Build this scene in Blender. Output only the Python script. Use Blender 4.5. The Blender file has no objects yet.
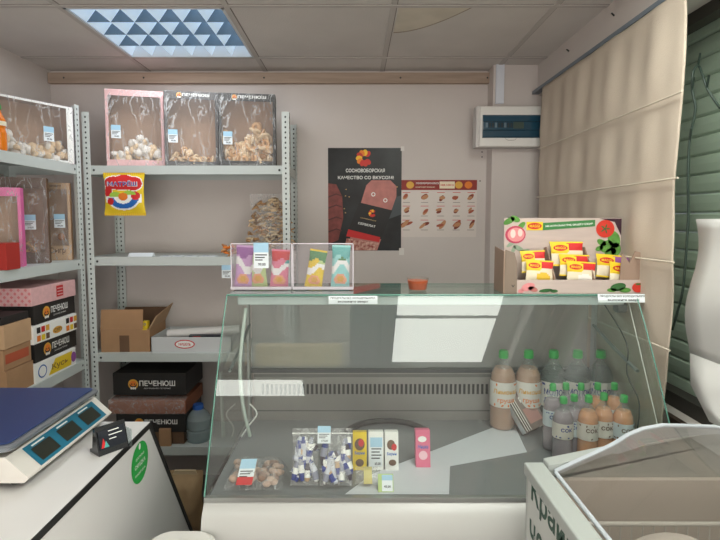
import bpy, bmesh, math, random
from mathutils import Matrix, Vector, noise
R = math.radians
random.seed(7)
scene = bpy.context.scene
COL = scene.collection
V = Vector

# ------------------------------------------------------------------ camera
F, CX, CY, PITCH, CAMZ = 500.0, 355.0, 256.7, 4.2, 1.5
cam_d = bpy.data.cameras.new('camera'); cam = bpy.data.objects.new('camera', cam_d); COL.objects.link(cam)
cam.location = (0, 0, CAMZ); cam.rotation_euler = (R(90 - PITCH), 0, 0)
cam_d.sensor_width = 36; cam_d.sensor_fit = 'HORIZONTAL'; cam_d.lens = F / 720 * 36
cam_d.shift_x = (360 - CX) / 720; cam_d.shift_y = -(270 - CY) / 720
cam_d.clip_start = 0.02
scene.camera = cam

def at(px, py, X=None, Y=None, Z=None):
    """point of the room seen at a pixel, on the wall plane X=, Y= or Z="""
    a, b, p = (px - CX) / F, -(py - CY) / F, R(PITCH)
    d = V((a, math.cos(p) + b * math.sin(p), b * math.cos(p) - math.sin(p)))
    t = X / d.x if X is not None else Y / d.y if Y is not None else (Z - CAMZ) / d.z
    return V((0, 0, CAMZ)) + d * t

# ------------------------------------------------------------------ materials
def lin(h):
    if isinstance(h, str):
        h = h.lstrip('#'); c = [int(h[i:i + 2], 16) / 255 for i in (0, 2, 4)]
        return tuple(x / 12.92 if x <= .04045 else ((x + .055) / 1.055) ** 2.4 for x in c) + (1,)
    return tuple(h) + (1,)
_M = {}
def mat(name, color, rough=.6, metal=0, var=0, vs=8, bump=0, bs=60, alpha=None, coat=0, emit=0, color2=None, stretch=None):
    if name in _M: return _M[name]
    m = bpy.data.materials.new(name); m.use_nodes = True; nt = m.node_tree; N = nt.nodes; L = nt.links
    b = N['Principled BSDF']; c = lin(color)
    b.inputs['Base Color'].default_value = c; b.inputs['Roughness'].default_value = rough
    b.inputs['Metallic'].default_value = metal; b.inputs['Coat Weight'].default_value = coat
    m.diffuse_color = c
    tc = None
    if var or bump:
        tc = N.new('ShaderNodeTexCoord'); mp = N.new('ShaderNodeMapping'); L.new(tc.outputs['Object'], mp.inputs[0])
        if stretch: mp.inputs['Scale'].default_value = stretch
    if var:
        n = N.new('ShaderNodeTexNoise'); n.inputs['Scale'].default_value = vs; n.inputs['Detail'].default_value = 5
        L.new(mp.outputs[0], n.inputs[0])
        r = N.new('ShaderNodeValToRGB'); L.new(n.outputs[0], r.inputs[0])
        d = lin(color2) if color2 else tuple(x * (1 - var) for x in c[:3]) + (1,)
        r.color_ramp.elements[0].position = .35; r.color_ramp.elements[1].position = .65
        r.color_ramp.elements[0].color = d; r.color_ramp.elements[1].color = c
        L.new(r.outputs[0], b.inputs['Base Color'])
    if bump:
        n = N.new('ShaderNodeTexNoise'); n.inputs['Scale'].default_value = bs; L.new(mp.outputs[0], n.inputs[0])
        bp = N.new('ShaderNodeBump'); bp.inputs['Strength'].default_value = bump; bp.inputs['Distance'].default_value = .01
        L.new(n.outputs[0], bp.inputs['Height']); L.new(bp.outputs[0], b.inputs['Normal'])
    if emit:
        b.inputs['Emission Color'].default_value = c; b.inputs['Emission Strength'].default_value = emit
    _M[name] = m; return m

def pane(name, tint='#dfeeea', rough=.0, haze=.04, hazecol='#c9d2d0', gloss=1.0, wrinkle=0, ws=20, stretch=None, ior=1.5):
    """thin see-through sheet: transparent + fresnel gloss + a little surface haze"""
    if name in _M: return _M[name]
    m = bpy.data.materials.new(name); m.use_nodes = True; nt = m.node_tree; N = nt.nodes; L = nt.links
    N.remove(N['Principled BSDF']); out = N['Material Output']
    tr = N.new('ShaderNodeBsdfTransparent'); tr.inputs[0].default_value = lin(tint)
    gl = N.new('ShaderNodeBsdfGlossy'); gl.inputs['Roughness'].default_value = rough; gl.inputs[0].default_value = (gloss,) * 3 + (1,)
    df = N.new('ShaderNodeBsdfDiffuse'); df.inputs[0].default_value = lin(hazecol)
    fr = N.new('ShaderNodeFresnel'); ge = N.new('ShaderNodeNewGeometry'); mm_ = N.new('ShaderNodeMath'); mm_.operation = 'MULTIPLY_ADD'
    mm_.inputs[1].default_value = 1 / ior - ior; mm_.inputs[2].default_value = ior; L.new(ge.outputs['Backfacing'], mm_.inputs[0]); L.new(mm_.outputs[0], fr.inputs[0])
    m1 = N.new('ShaderNodeMixShader'); m1.inputs[0].default_value = haze
    L.new(tr.outputs[0], m1.inputs[1]); L.new(df.outputs[0], m1.inputs[2])
    m2 = N.new('ShaderNodeMixShader'); L.new(fr.outputs[0], m2.inputs[0]); L.new(m1.outputs[0], m2.inputs[1]); L.new(gl.outputs[0], m2.inputs[2])
    if wrinkle:
        tc = N.new('ShaderNodeTexCoord'); mp = N.new('ShaderNodeMapping'); L.new(tc.outputs['Object'], mp.inputs[0])
        if stretch: mp.inputs['Scale'].default_value = stretch
        n = N.new('ShaderNodeTexNoise'); n.inputs['Scale'].default_value = ws; n.inputs['Detail'].default_value = 3; n.inputs['Distortion'].default_value = .6
        L.new(mp.outputs[0], n.inputs[0])
        bp = N.new('ShaderNodeBump'); bp.inputs['Strength'].default_value = wrinkle; bp.inputs['Distance'].default_value = .02
        L.new(n.outputs[0], bp.inputs['Height'])
        for x in (gl, fr, df): L.new(bp.outputs[0], x.inputs['Normal'])
        # light caught by creases, painted as streaks of extra white haze
        r = N.new('ShaderNodeValToRGB'); L.new(n.outputs[0], r.inputs[0])
        e = r.color_ramp.elements; e[0].position = .49; e[0].color = (haze,) * 3 + (1,); e[1].position = .5; e[1].color = (min(1, haze + .3),) * 3 + (1,)
        e2 = e.new(.53); e2.color = (haze,) * 3 + (1,)
        L.new(r.outputs[0], m1.inputs[0])
    L.new(m2.outputs[0], out.inputs[0]); _M[name] = m; return m

wallm = mat('wall_paint', '#d0c7c2', .8, var=.05, vs=2.5, bump=.05)
wallr = mat('wall_paint_right', '#d2cac5', .8, var=.05, vs=3)
ceilm = mat('ceiling_tile', '#d3cdc8', .9, var=.06, vs=5, bump=.15, bs=150)
stain = mat('ceiling_stain', '#ab9c8c', .9, var=.25, vs=12)
gridm = mat('ceiling_grid', '#bdb7b2', .6)
floorm = mat('floor_tile', '#8a8076', .6, var=.2, vs=4)
plank = mat('plank_wood', '#b09c8c', .8, var=.18, vs=4, stretch=(1, 1, 12))
shelfm = mat('shelf_metal', '#c3cac7', .45, var=.04, vs=3)
shelfd = mat('shelf_hole', '#3c4040', .8)
postm = mat('post_metal', '#cdd3d0', .45)
pink = mat('pink_card', '#e3b4b4', .7, var=.1, vs=60)
pinkd = mat('pink_card_dark', '#d77f84', .7)
magenta = mat('magenta_card', '#e06aa6', .6)
blackc = mat('black_card', '#262423', .6, var=.1, vs=20)
blackg = mat('grey_black_card', '#4b4644', .6)
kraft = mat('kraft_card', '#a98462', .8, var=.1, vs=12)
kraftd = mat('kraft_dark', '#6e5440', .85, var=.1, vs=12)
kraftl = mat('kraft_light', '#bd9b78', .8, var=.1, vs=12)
inner = mat('box_inside', '#a98a72', .85, var=.08, vs=8)
white = mat('white_print', '#eeeeea', .6)
paper = mat('tag_paper', '#e8eef2', .6)
tagblue = mat('tag_blue', '#a9cfe6', .6)
ink = mat('tag_ink', '#30343c', .7)
inkblue = mat('blue_ink', '#3a66a8', .7)
redp = mat('red_print', '#c8282a', .5)
orangep = mat('orange_print', '#e07b28', .5)
yellowp = mat('yellow_print', '#e6c62a', .45)
goldp = mat('gold_print', '#d9a441', .5)
greenp = mat('green_print', '#3f7d46', .5)
greenl = mat('light_green_print', '#9cc24a', .5)
bluep = mat('blue_print', '#2368b8', .45)
purp = mat('purple_print', '#8a4a92', .5)
tealp = mat('teal_print', '#52aaa4', .5)
creamp = mat('cream_print', '#e9dcc2', .6)
film = pane('cling_film', '#ffffff', .15, .09, '#ffffff', wrinkle=.35, ior=1.3, ws=14, stretch=(1.6, 1.6, .45))
filmb = pane('bag_film', '#ffffff', .15, .08, '#ffffff', wrinkle=.4, ws=30, ior=1.25)
cookie = mat('cookie', '#d8a878', .8, var=.25, vs=40)
cookie2 = mat('cookie_pale', '#e6c9a4', .8, var=.2, vs=40)
cookie3 = mat('marshmallow_white', '#e9e2da', .8, var=.1, vs=30)
cookie4 = mat('cookie_dark', '#b3764a', .8, var=.2, vs=40)

# ------------------------------------------------------------------ mesh builder
_font_cache = {}
def text_geo(s, bold=False):
    if (s, bold) in _font_cache: return _font_cache[(s, bold)]
    c = bpy.data.curves.new('t', 'FONT'); c.body = s; c.size = 1; c.resolution_u = 2; c.fill_mode = 'FRONT'
    if bold: c.offset = .022
    o = bpy.data.objects.new('t', c)
    me = o.to_mesh()
    vs = [tuple(v.co) for v in me.vertices]; fs = [tuple(p.vertices) for p in me.polygons]
    o.to_mesh_clear(); bpy.data.objects.remove(o); bpy.data.curves.remove(c)
    if vs:
        x0 = min(v[0] for v in vs); x1 = max(v[0] for v in vs); y0 = min(v[1] for v in vs); y1 = max(v[1] for v in vs)
        vs = [((v[0] - x0) / (x1 - x0), (v[1] - y0) / (y1 - y0)) for v in vs]
        r = (vs, fs, (x1 - x0) / (y1 - y0))
    else: r = ([], [], 1)
    _font_cache[(s, bold)] = r; return r

class Fr:
    """a flat printable face: origin, u (right), v (up) as seen by a reader"""
    def __init__(s, o, u, v): s.o = V(o); s.u = V(u).normalized(); s.v = V(v).normalized(); s.n = s.u.cross(s.v)
    def p(s, a, b, off=0): return s.o + s.u * a + s.v * b + s.n * off

class MB:
    def __init__(s): s.v = []; s.f = []; s.m = []; s.sm = []; s.mats = []; s.T = Matrix()
    def mi(s, m):
        if m not in s.mats: s.mats.append(m)
        return s.mats.index(m)
    def add(s, vs, fs, m, smooth=False):
        k = len(s.v); s.v += [s.T @ V(x) for x in vs]
        for f in fs: s.f.append(tuple(i + k for i in f)); s.m.append(s.mi(m)); s.sm.append(smooth)
        return s
    def box(s, x0, x1, y0, y1, z0, z1, m, **faces):
        vs = [(x0, y0, z0), (x1, y0, z0), (x1, y1, z0), (x0, y1, z0), (x0, y0, z1), (x1, y0, z1), (x1, y1, z1), (x0, y1, z1)]
        F_ = dict(bottom=(0, 3, 2, 1), top=(4, 5, 6, 7), front=(0, 1, 5, 4), right=(1, 2, 6, 5), back=(2, 3, 7, 6), left=(3, 0, 4, 7))
        k = len(s.v); s.v += [s.T @ V(x) for x in vs]
        for n, f in F_.items():
            mm = faces.get(n, m)
            if mm is None: continue
            s.f.append(tuple(i + k for i in f)); s.m.append(s.mi(mm)); s.sm.append(False)
        return s
    def rbox(s, x0, x1, y0, y1, z0, z1, m, r=.01, seg=4, smooth=True):
        """box with rounded vertical corners and a small top chamfer"""
        pts = []
        for cx, cy, a0 in ((x1 - r, y1 - r, 0), (x0 + r, y1 - r, 90), (x0 + r, y0 + r, 180), (x1 - r, y0 + r, 270)):
            for i in range(seg + 1):
                a = R(a0 + 90 * i / seg); pts.append((cx + r * math.cos(a), cy + r * math.sin(a)))
        n = len(pts); cx, cy = (x0 + x1) / 2, (y0 + y1) / 2; c = min(r * .3, (z1 - z0) * .3)
        def ring(z, ins):
            return [(p[0] - ins * (1 if p[0] > cx else -1), p[1] - ins * (1 if p[1] > cy else -1), z) for p in pts]
        vs = ring(z0, c) + ring(z0 + c, 0) + ring(z1 - c, 0) + ring(z1, c); fs = []
        for k in range(3):
            for i in range(n): j = (i + 1) % n; fs.append((k * n + i, k * n + j, (k + 1) * n + j, (k + 1) * n + i))
        fs.append(tuple(range(n))[::-1]); fs.append(tuple(range(3 * n, 4 * n)))
        return s.add(vs, fs, m, False)
    def prism(s, poly, x0, x1, m, axis='X', endm=None):
        """poly of (a,b) pairs: (Y,Z) for X, (X,Z) for Y, (X,Y) for Z"""
        g = dict(X=lambda t, a, b: (t, a, b), Y=lambda t, a, b: (a, t, b), Z=lambda t, a, b: (a, b, t))[axis]
        n = len(poly); vs = [g(x0, *p) for p in poly] + [g(x1, *p) for p in poly]
        s.add(vs, [(i, (i + 1) % n, n + (i + 1) % n, n + i) for i in range(n)], m)
        s.add(vs, [tuple(range(n))[::-1], tuple(range(n, 2 * n))], endm or m); return s
    def tube(s, pts, r, m, seg=8, caps=True):
        pts = [V(p) for p in pts]; vs = []; n = len(pts); rr = r if isinstance(r, (list, tuple)) else [r] * n
        up = V((0, 0, 1)); prev = None
        for i, p in enumerate(pts):
            d = (pts[min(i + 1, n - 1)] - pts[max(i - 1, 0)]).normalized()
            a = d.cross(up) if prev is None else prev - d * prev.dot(d)
            if a.length < 1e-4: a = d.cross(V((1, 0, 0)))
            a.normalize(); prev = a; b = d.cross(a)
            for k in range(seg):
                t = 2 * math.pi * k / seg; vs.append(p + (a * math.cos(t) + b * math.sin(t)) * rr[i])
        fs = [(i * seg + k, i * seg + (k + 1) % seg, (i + 1) * seg + (k + 1) % seg, (i + 1) * seg + k) for i in range(n - 1) for k in range(seg)]
        s.add(vs, fs, m, True)
        if caps: s.add(vs, [tuple(range(seg))[::-1], tuple((n - 1) * seg + k for k in range(seg))], m)
        return s
    def lathe(s, prof, m, seg=20, c=(0, 0, 0), mf=None, smooth=True):
        """prof: list of (r,z)"""
        vs = []
        for r, z in prof:
            for k in range(seg):
                t = 2 * math.pi * k / seg; vs.append((c[0] + r * math.cos(t), c[1] + r * math.sin(t), c[2] + z))
        for i in range(len(prof) - 1):
            mm = mf(i) if mf else m
            s.add([vs[i * seg + k] for k in range(seg)] + [vs[(i + 1) * seg + k] for k in range(seg)],
                  [(k, (k + 1) % seg, seg + (k + 1) % seg, seg + k) for k in range(seg)], mm, smooth)
        return s
    def ring_ell(s, c, rx, ry, rz, m, seg=10, rings=6, rot=None):
        vs = []; fs = []
        Q = rot or Matrix()
        for i in range(rings + 1):
            a = math.pi * i / rings
            for k in range(seg):
                t = 2 * math.pi * k / seg
                vs.append(V(c) + Q @ V((rx * math.sin(a) * math.cos(t), ry * math.sin(a) * math.sin(t), rz * math.cos(a))))
        for i in range(rings):
            for k in range(seg): fs.append((i * seg + k, (i + 1) * seg + k, (i + 1) * seg + (k + 1) % seg, i * seg + (k + 1) % seg))
        return s.add(vs, fs, m, True)
    # printing on a face
    def rect(s, fr, u0, v0, u1, v1, m, off=.0012): return s.add([fr.p(u0, v0, off), fr.p(u1, v0, off), fr.p(u1, v1, off), fr.p(u0, v1, off)], [(0, 1, 2, 3)], m)
    def poly(s, fr, pts, m, off=.0012): return s.add([fr.p(a, b, off) for a, b in pts], [tuple(range(len(pts)))], m)
    def ell(s, fr, cu, cv, ru, rv, m, off=.0016, seg=20, rot=0):
        c_, s_ = math.cos(rot), math.sin(rot); pts = []
        for k in range(seg):
            a = 2 * math.pi * k / seg; x, y = ru * math.cos(a), rv * math.sin(a); pts.append((cu + x * c_ - y * s_, cv + x * s_ + y * c_))
        return s.poly(fr, pts, m, off)
    def text(s, fr, t, u, v, w, h, m, off=.0022, bold=True, rot=0):
        """text whose bounding box is centred at u,v with width w and height h"""
        vs, fs, asp = text_geo(t, bold)
        if w is None: w = h * asp
        c_, s_ = math.cos(rot), math.sin(rot); P = []
        for a, b in vs:
            x, y = (a - .5) * w, (b - .5) * h; P.append(fr.p(u + x * c_ - y * s_, v + x * s_ + y * c_, off))
        return s.add(P, fs, m)
    def build(s, name, parent=None, loc=None, rotz=0, rot=None, bevel=0, world=False, **props):
        me = bpy.data.meshes.new(name); vs = s.v
        o = bpy.data.objects.new(name, me)
        if parent is not None:
            if world:
                inv = WM[parent.name].inverted(); vs = [inv @ x for x in vs]
            o.parent = parent; WM[o.name] = WM[parent.name]
        else:
            L_ = V(loc) if loc is not None else V((0, 0, 0))
            Q = Matrix.Translation(L_) @ (rot.to_matrix().to_4x4() if rot else Matrix.Rotation(rotz, 4, 'Z'))
            if world: inv = Q.inverted(); vs = [inv @ x for x in vs]
            o.matrix_world = Q; WM[o.name] = Q
        me.from_pydata([tuple(x) for x in vs], [], s.f)
        for m in s.mats: me.materials.append(m)
        me.polygons.foreach_set('material_index', s.m); me.polygons.foreach_set('use_smooth', s.sm); me.update()
        COL.objects.link(o)
        if bevel:
            b = o.modifiers.new('bevel', 'BEVEL'); b.width = bevel; b.segments = 2; b.limit_method = 'ANGLE'; b.angle_limit = R(50)
        for k, v_ in props.items(): o[k] = v_
        return o
WM = {}
def thing(name, label, cat, loc, rotz=0, group=None, rot=None):
    o = bpy.data.objects.new(name, None); COL.objects.link(o); o.empty_display_size = .05
    Q = Matrix.Translation(V(loc)) @ (rot.to_matrix().to_4x4() if rot else Matrix.Rotation(rotz, 4, 'Z'))
    o.matrix_world = Q; WM[o.name] = Q
    o['label'] = label; o['category'] = cat
    if group: o['group'] = group
    return o
def tag(o, label, cat, group=None, kind=None):
    o['label'] = label; o['category'] = cat
    if group: o['group'] = group
    if kind: o['kind'] = kind
    return o
def struct(name, mb, **k): return mb.build(name, kind='structure', **k)
def dup(src, loc, rotz=0, label=None):
    c = src.copy(); COL.objects.link(c); c.matrix_world = Matrix.Translation(V(loc)) @ Matrix.Rotation(rotz, 4, 'Z'); WM[c.name] = c.matrix_world.copy()
    if label: c['label'] = label
    for ch in [x for x in bpy.data.objects if x.parent == src]:
        d = ch.copy(); COL.objects.link(d); d.parent = c
        for g in [x for x in bpy.data.objects if x.parent == ch]:
            e = g.copy(); COL.objects.link(e); e.parent = d
    return c

# ------------------------------------------------------------------ room shell
YB = 2.85
XL = at(50, 80, Y=YB).x
XR = 1.05
ZC = at(270, 71, Y=YB).z            # ceiling height
YF = -2.3
print('XL', XL, 'ZC', ZC)
struct('floor', MB().box(XL - .1, 1.6, YF - .1, YB + .1, -.1, 0, floorm))
struct('wall_back', MB().box(XL - .1, 1.6, YB, YB + .1, 0, ZC, wallm))
struct('wall_left', MB().box(XL - .1, XL, YF, YB, 0, ZC, wallr))
struct('wall_front', MB().box(XL - .1, 1.6, YF - .1, YF, 0, ZC, wallr))
# right wall with a window opening Y .55..1.95 behind the curtain
WZ0, WZ1, WY0, WY1 = .86, 2.17, .25, 2.0
wr = MB()
wr.box(XR, XR + .22, YF, WY0, 0, ZC, wallr); wr.box(XR, XR + .22, WY1, YB, 0, ZC, wallr)
wr.box(XR, XR + .22, WY0, WY1, 0, WZ0, wallr); wr.box(XR, XR + .22, WY0, WY1, WZ1, ZC, wallr)
struct('wall_right', wr)
# ceiling with tile grid
GX = [-1.79, -1.15, -.50, .15, .775]; GY = [2.62, 2.0, 1.38, .76, .14, -.48, -1.1, -1.72]
cm = MB(); LIT = [(1, 0), (3, 3), (1, 5), (3, 5)]
cxs = [XL - .1] + GX[1:] + [1.6]; cys = [YB] + GY + [YF]
for i in range(len(cxs) - 1):
    for j in range(len(cys) - 1):
        if (i, j) == (1, 1): continue
        cm.box(cxs[i], cxs[i + 1], cys[j + 1], cys[j], ZC, ZC + .104, ceilm)
struct('ceiling', cm)
struct('ceiling_void', MB().box(XL - .1, 1.6, YF, YB, ZC + .105, ZC + .12, gridm))
g = MB()
for x in GX[1:]: g.box(x - .011, x + .011, YF, YB, ZC - .003, ZC + .001, gridm)
for y in GY: g.box(XL, XR, y - .011, y + .011, ZC - .0035, ZC + .001, gridm)
struct('trim_1', g)
dk = mat('tile_gap', '#857d77', .9)
g = MB()
for x in GX[1:]: g.box(x + .011, x + .0145, YF, YB, ZC - .001, ZC + .001, dk)
for y in GY: g.box(XL, XR, y - .0145, y - .011, ZC - .001, ZC + .001, dk)
struct('trim_4', g)
# tile leaning down slightly with an arc shaped water stain
st = MB(); fr = Fr((.15, 2.0, ZC), (1, 0, 0), (0, -1, 0))
pts = [(0.02, -.28)] + [(.02 + .42 * math.sin(R(a)), -.30 + .28 * (1 - math.cos(R(a))) ) for a in range(0, 91, 15)]
arc = []
for i in range(13):
    t = i / 12; arc.append((.02 + .29 * t, -.27 + .27 * t ** 1.8))
stl = mat('ceiling_stain_light', '#d8cfbf', .9, var=.12, vs=9)
st.add([fr.p(a, b, .0008) for a, b in arc] + [fr.p(.02, -.005, .0008)], [(12, 13, i, i + 1)[1:] if False else (13, i, i + 1) for i in range(12)], stl)
for i in range(12):
    a, b = arc[i], arc[i + 1]; st.add([fr.p(a[0], a[1], .001), fr.p(b[0], b[1], .001), fr.p(b[0], b[1] - .012, .001), fr.p(a[0], a[1] - .012, .001)], [(0, 1, 2, 3)], stain)
struct('trim_5', st)
# plank along top of the back wall
pz1, pz0 = at(270, 72.5, Y=YB - .03).z, at(270, 83, Y=YB - .03).z
pk = MB(); pk.box(XL + .005, at(489, 80, Y=YB).x, YB - .03, YB, pz0, min(pz1, ZC - .003), plank)
for px in (67, 146, 265, 400, 486): pk.ell(Fr((at(px, 80, Y=YB).x, YB - .03, (pz0 + pz1) / 2), (1, 0, 0), (0, 0, 1)), 0, 0, .005, .005, shelfd)
struct('trim_2', pk)
# column in the right corner
CY0 = 2.74
cx0 = at(491, 200, Y=CY0).x
c = MB(); c.box(cx0, XR, CY0, YB, 0, ZC, wallm)
for px, py in ((484, 152), (484, 157)): pass
struct('wall_column', c)
c = MB(); c.box(cx0 + .012, cx0 + .055, CY0 - .012, CY0, at(0, 104, Y=CY0).z, ZC, mat('conduit_white', '#d9dde6', .4))
struct('trim_6', c)
# soffit above the curtain
XS = at(536, 90, Y=2.72).x
zs = at(536, 94, Y=2.72).z
s_ = MB(); s_.box(XS + .015, XR, YF, CY0, zs - .005, ZC, wallr)
for yy in (2.35, 1.95): s_.tube([(XS + .016, yy, zs + .1), (XS - .0, yy - .01, zs + .105)], .003, shelfd)
struct('trim_3', s_)
print('XS', XS, zs)
# two small dots on wall
d = MB()
for px, py in ((482, 152), (482, 157), (480, 181)):
    p = at(px, py, Y=YB - .002); d.ell(Fr(p, (1, 0, 0), (0, 0, 1)), 0, 0, .004, .004, shelfd, .001)
struct('trim_7', d)

# ------------------------------------------------------------------ window with green shutter
wf = MB(); frm = mat('window_frame', '#b9bbb8', .5)
for y0, y1, z0, z1 in ((WY0, WY1, WZ0, WZ0 + .05), (WY0, WY1, WZ1 - .04, WZ1), (WY1 - .05, WY1, WZ0, WZ1), (WY0, WY0 + .05, WZ0, WZ1), (1.05, 1.10, WZ0, WZ1)):
    if (y0, y1) == (1.05, 1.10): continue
    wf.box(XR + .04, XR + .09, y0, y1, z0, z1, mat('window_dark', '#3d3a36', .6))
struct('window_1', wf)
shut = thing('roller_shutter', 'green slatted metal roller shutter behind the beige blind', 'shutter', (XR + .15, 1.1, WZ0))
sm = MB(); gs = mat('shutter_green', '#a9bba9', .55, var=.08, vs=3)
n = 20; h = (WZ1 - WZ0 + .02) / n
for i in range(n):
    z0 = WZ0 + i * h
    sm.prism([(XR + .150, z0), (XR + .143, z0 + h * .1), (XR + .140, z0 + h * .5), (XR + .142, z0 + h * .88), (XR + .150, z0 + h * .97), (XR + .165, z0 + h * .97), (XR + .165, z0)], WY0 + .001, WY1 - .001, gs, 'Y')
sm.build('slat_curtain', shut, world=True)
for y0, y1 in ((WY1 - .03, WY1 - .001), (WY0 + .001, WY0 + .03)): MB().box(XR + .115, XR + .132, y0, y1, WZ0, WZ1, mat('shutter_rail', '#5f6f64', .5)).build('guide_rail', shut, world=True)
# sill
struct('window_2', MB().box(XR - .02, XR + .12, WY0, WY1, WZ0 - .04, WZ0 - .001, mat('sill_dark', '#4a3c34', .5)))

# ------------------------------------------------------------------ roman blind
blind = thing('window_blind', 'beige pleated fabric roman blind with thin rods covering the window', 'blind', (XS, 2.1, zs))
bf = MB(); fab = mat('blind_fabric', '#c6b8a8', .9, var=.06, vs=5, bump=.2, bs=400)
YE = at(690, 60, X=XS).y; zb_ = .80
rods = [at(690, 95, X=XS).z, at(687, 180, X=XS).z, at(685, 264, X=XS).z, at(685, 264, X=XS).z - .26]
def fold(y, z):
    zz = [zs] + rods + [zb_]
    # distance to the nearest rod keeps the cloth flatter there
    dd = min(abs(z - q) for q in [zs] + rods)
    k = min(1, dd / .1) * .8 + .2
    a = .005 * math.sin(y * 21 + 1.3 * math.sin(z * 3) + 2) + .003 * math.sin(y * 47 + z * 5) + .006 * noise.noise(V((y * 5, z * 4, 0)))
    return a * k
NY, NZ = 110, 70; vs = []; fs = []
ytop0, ytop1 = YE, 2.575
for i in range(NZ + 1):
    z = zs - .005 + (zb_ - zs) * i / NZ
    for j in range(NY + 1):
        t = j / NY; e = YE + .01 * math.sin(z * 9) + (zs - z) * .012
        y = e + (ytop1 - e) * t; vs.append((XS - .02 + fold(y, z), y, z))
for i in range(NZ):
    for j in range(NY): a = i * (NY + 1) + j; fs.append((a, a + 1, a + NY + 2, a + NY + 1))
bf.add(vs, fs, fab, True); bo = bf.build('fabric', blind, world=True)
sol = bo.modifiers.new('s', 'SOLIDIFY'); sol.thickness = .003
rl = MB(); rl.box(XS - .022, XS + .012, YE - .06, 2.715, zs - .004, zs + .012, mat('rail_metal', '#6c7680', .4)); rl.build('rail', blind, world=True)
for q in rods:
    MB().tube([(XS - .037, YE - .028, q + .005), (XS - .037, 2.1, q), (XS - .037, 2.56, q)], .0032, mat('rod_white', '#cfc5b5', .5)).build('rod', blind, world=True)

# dark wire with bent loops beside the blind
wb = MB(); wx = XS - .012
P = [(720, 108), (713, 100), (708, 88), (703, 75), (697, 66), (694, 72), (693, 90), (694, 110), (690, 140), (689, 180), (687, 215), (686, 255), (684, 290), (677, 310), (672, 330)]
pts = [at(a, b, X=wx + .045 - .03 * (k > 4)) for k, (a, b) in enumerate(P)]
pts = [V((p.x + (.004 * math.sin(i * 2)), p.y, p.z)) for i, p in enumerate(pts)]
def smooth(pts, k=4):
    out = []
    for i in range(len(pts) - 1):
        p0, p1, p2, p3 = pts[max(i - 1, 0)], pts[i], pts[i + 1], pts[min(i + 2, len(pts) - 1)]
        for j in range(k):
            t = j / k; out.append(.5 * ((2 * p1) + (p2 - p0) * t + (2 * p0 - 5 * p1 + 4 * p2 - p3) * t * t + (3 * p1 - p0 - 3 * p2 + p3) * t ** 3))
    return out + [pts[-1]]
wb.tube(smooth(pts), .0035, mat('wire_dark', '#23322b', .5), 6)
for i in (2, 4, 6, 8): wb.tube([pts[i], pts[i] + V((-.01, -.02, .03))], .003, _M['wire_dark'], 5)
tag(wb.build('string_light_cable', loc=pts[0], world=True), 'dark green wire hanging beside the beige blind edge', 'cable')

# white plastic sheet standing before the window
sh = MB(); whs = mat('sheet_white', '#c9c8c5', .45)
X_ = XS - .06
edge = [(697, 219), (695, 250), (692, 290), (689, 330), (688, 353), (693, 385), (708, 405), (722, 414)]
pl = [at(a, b, X=X_) for a, b in edge]
yn = .6
vs = []; nn = 14
for k in range(nn + 1):
    z = pl[0].z + (pl[4].z - pl[0].z) * k / nn
    # interpolate left edge
    for i in range(4):
        if pl[i].z >= z >= pl[i + 1].z - 1e-6: t = (pl[i].z - z) / (pl[i].z - pl[i + 1].z); ye = pl[i].y + (pl[i + 1].y - pl[i].y) * t; break
    for j in range(13): y = ye + (yn - ye) * j / 12; vs.append((X_ + .012 * math.sin(k * .5 + j * .3) , y, z))
row = 13; fs = [(k * row + j, k * row + j + 1, (k + 1) * row + j + 1, (k + 1) * row + j) for k in range(nn) for j in range(12)]
sh.add(vs, fs, whs, True)
# curved bottom
zb1 = [pl[4].z, pl[5].z, pl[6].z, pl[7].z - .02]; yb1 = [pl[4].y, pl[5].y, pl[6].y, pl[7].y]
vs = []
for k in range(4):
    for j in range(13): y = yb1[k] + (yn - yb1[k]) * j / 12; vs.append((X_ + .012 * math.sin(nn * .5 + j * .3) - .012 * k, y, zb1[k] ))
sh.add(vs, [(k * row + j, k * row + j + 1, (k + 1) * row + j + 1, (k + 1) * row + j) for k in range(3) for j in range(12)], whs, True)
so = tag(sh.build('plastic_sheet', loc=(X_, 1.2, pl[7].z), world=True), 'curled white plastic sheet hanging in front of the green shutter', 'sheet')
so.modifiers.new('s', 'SOLIDIFY').thickness = .003

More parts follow.
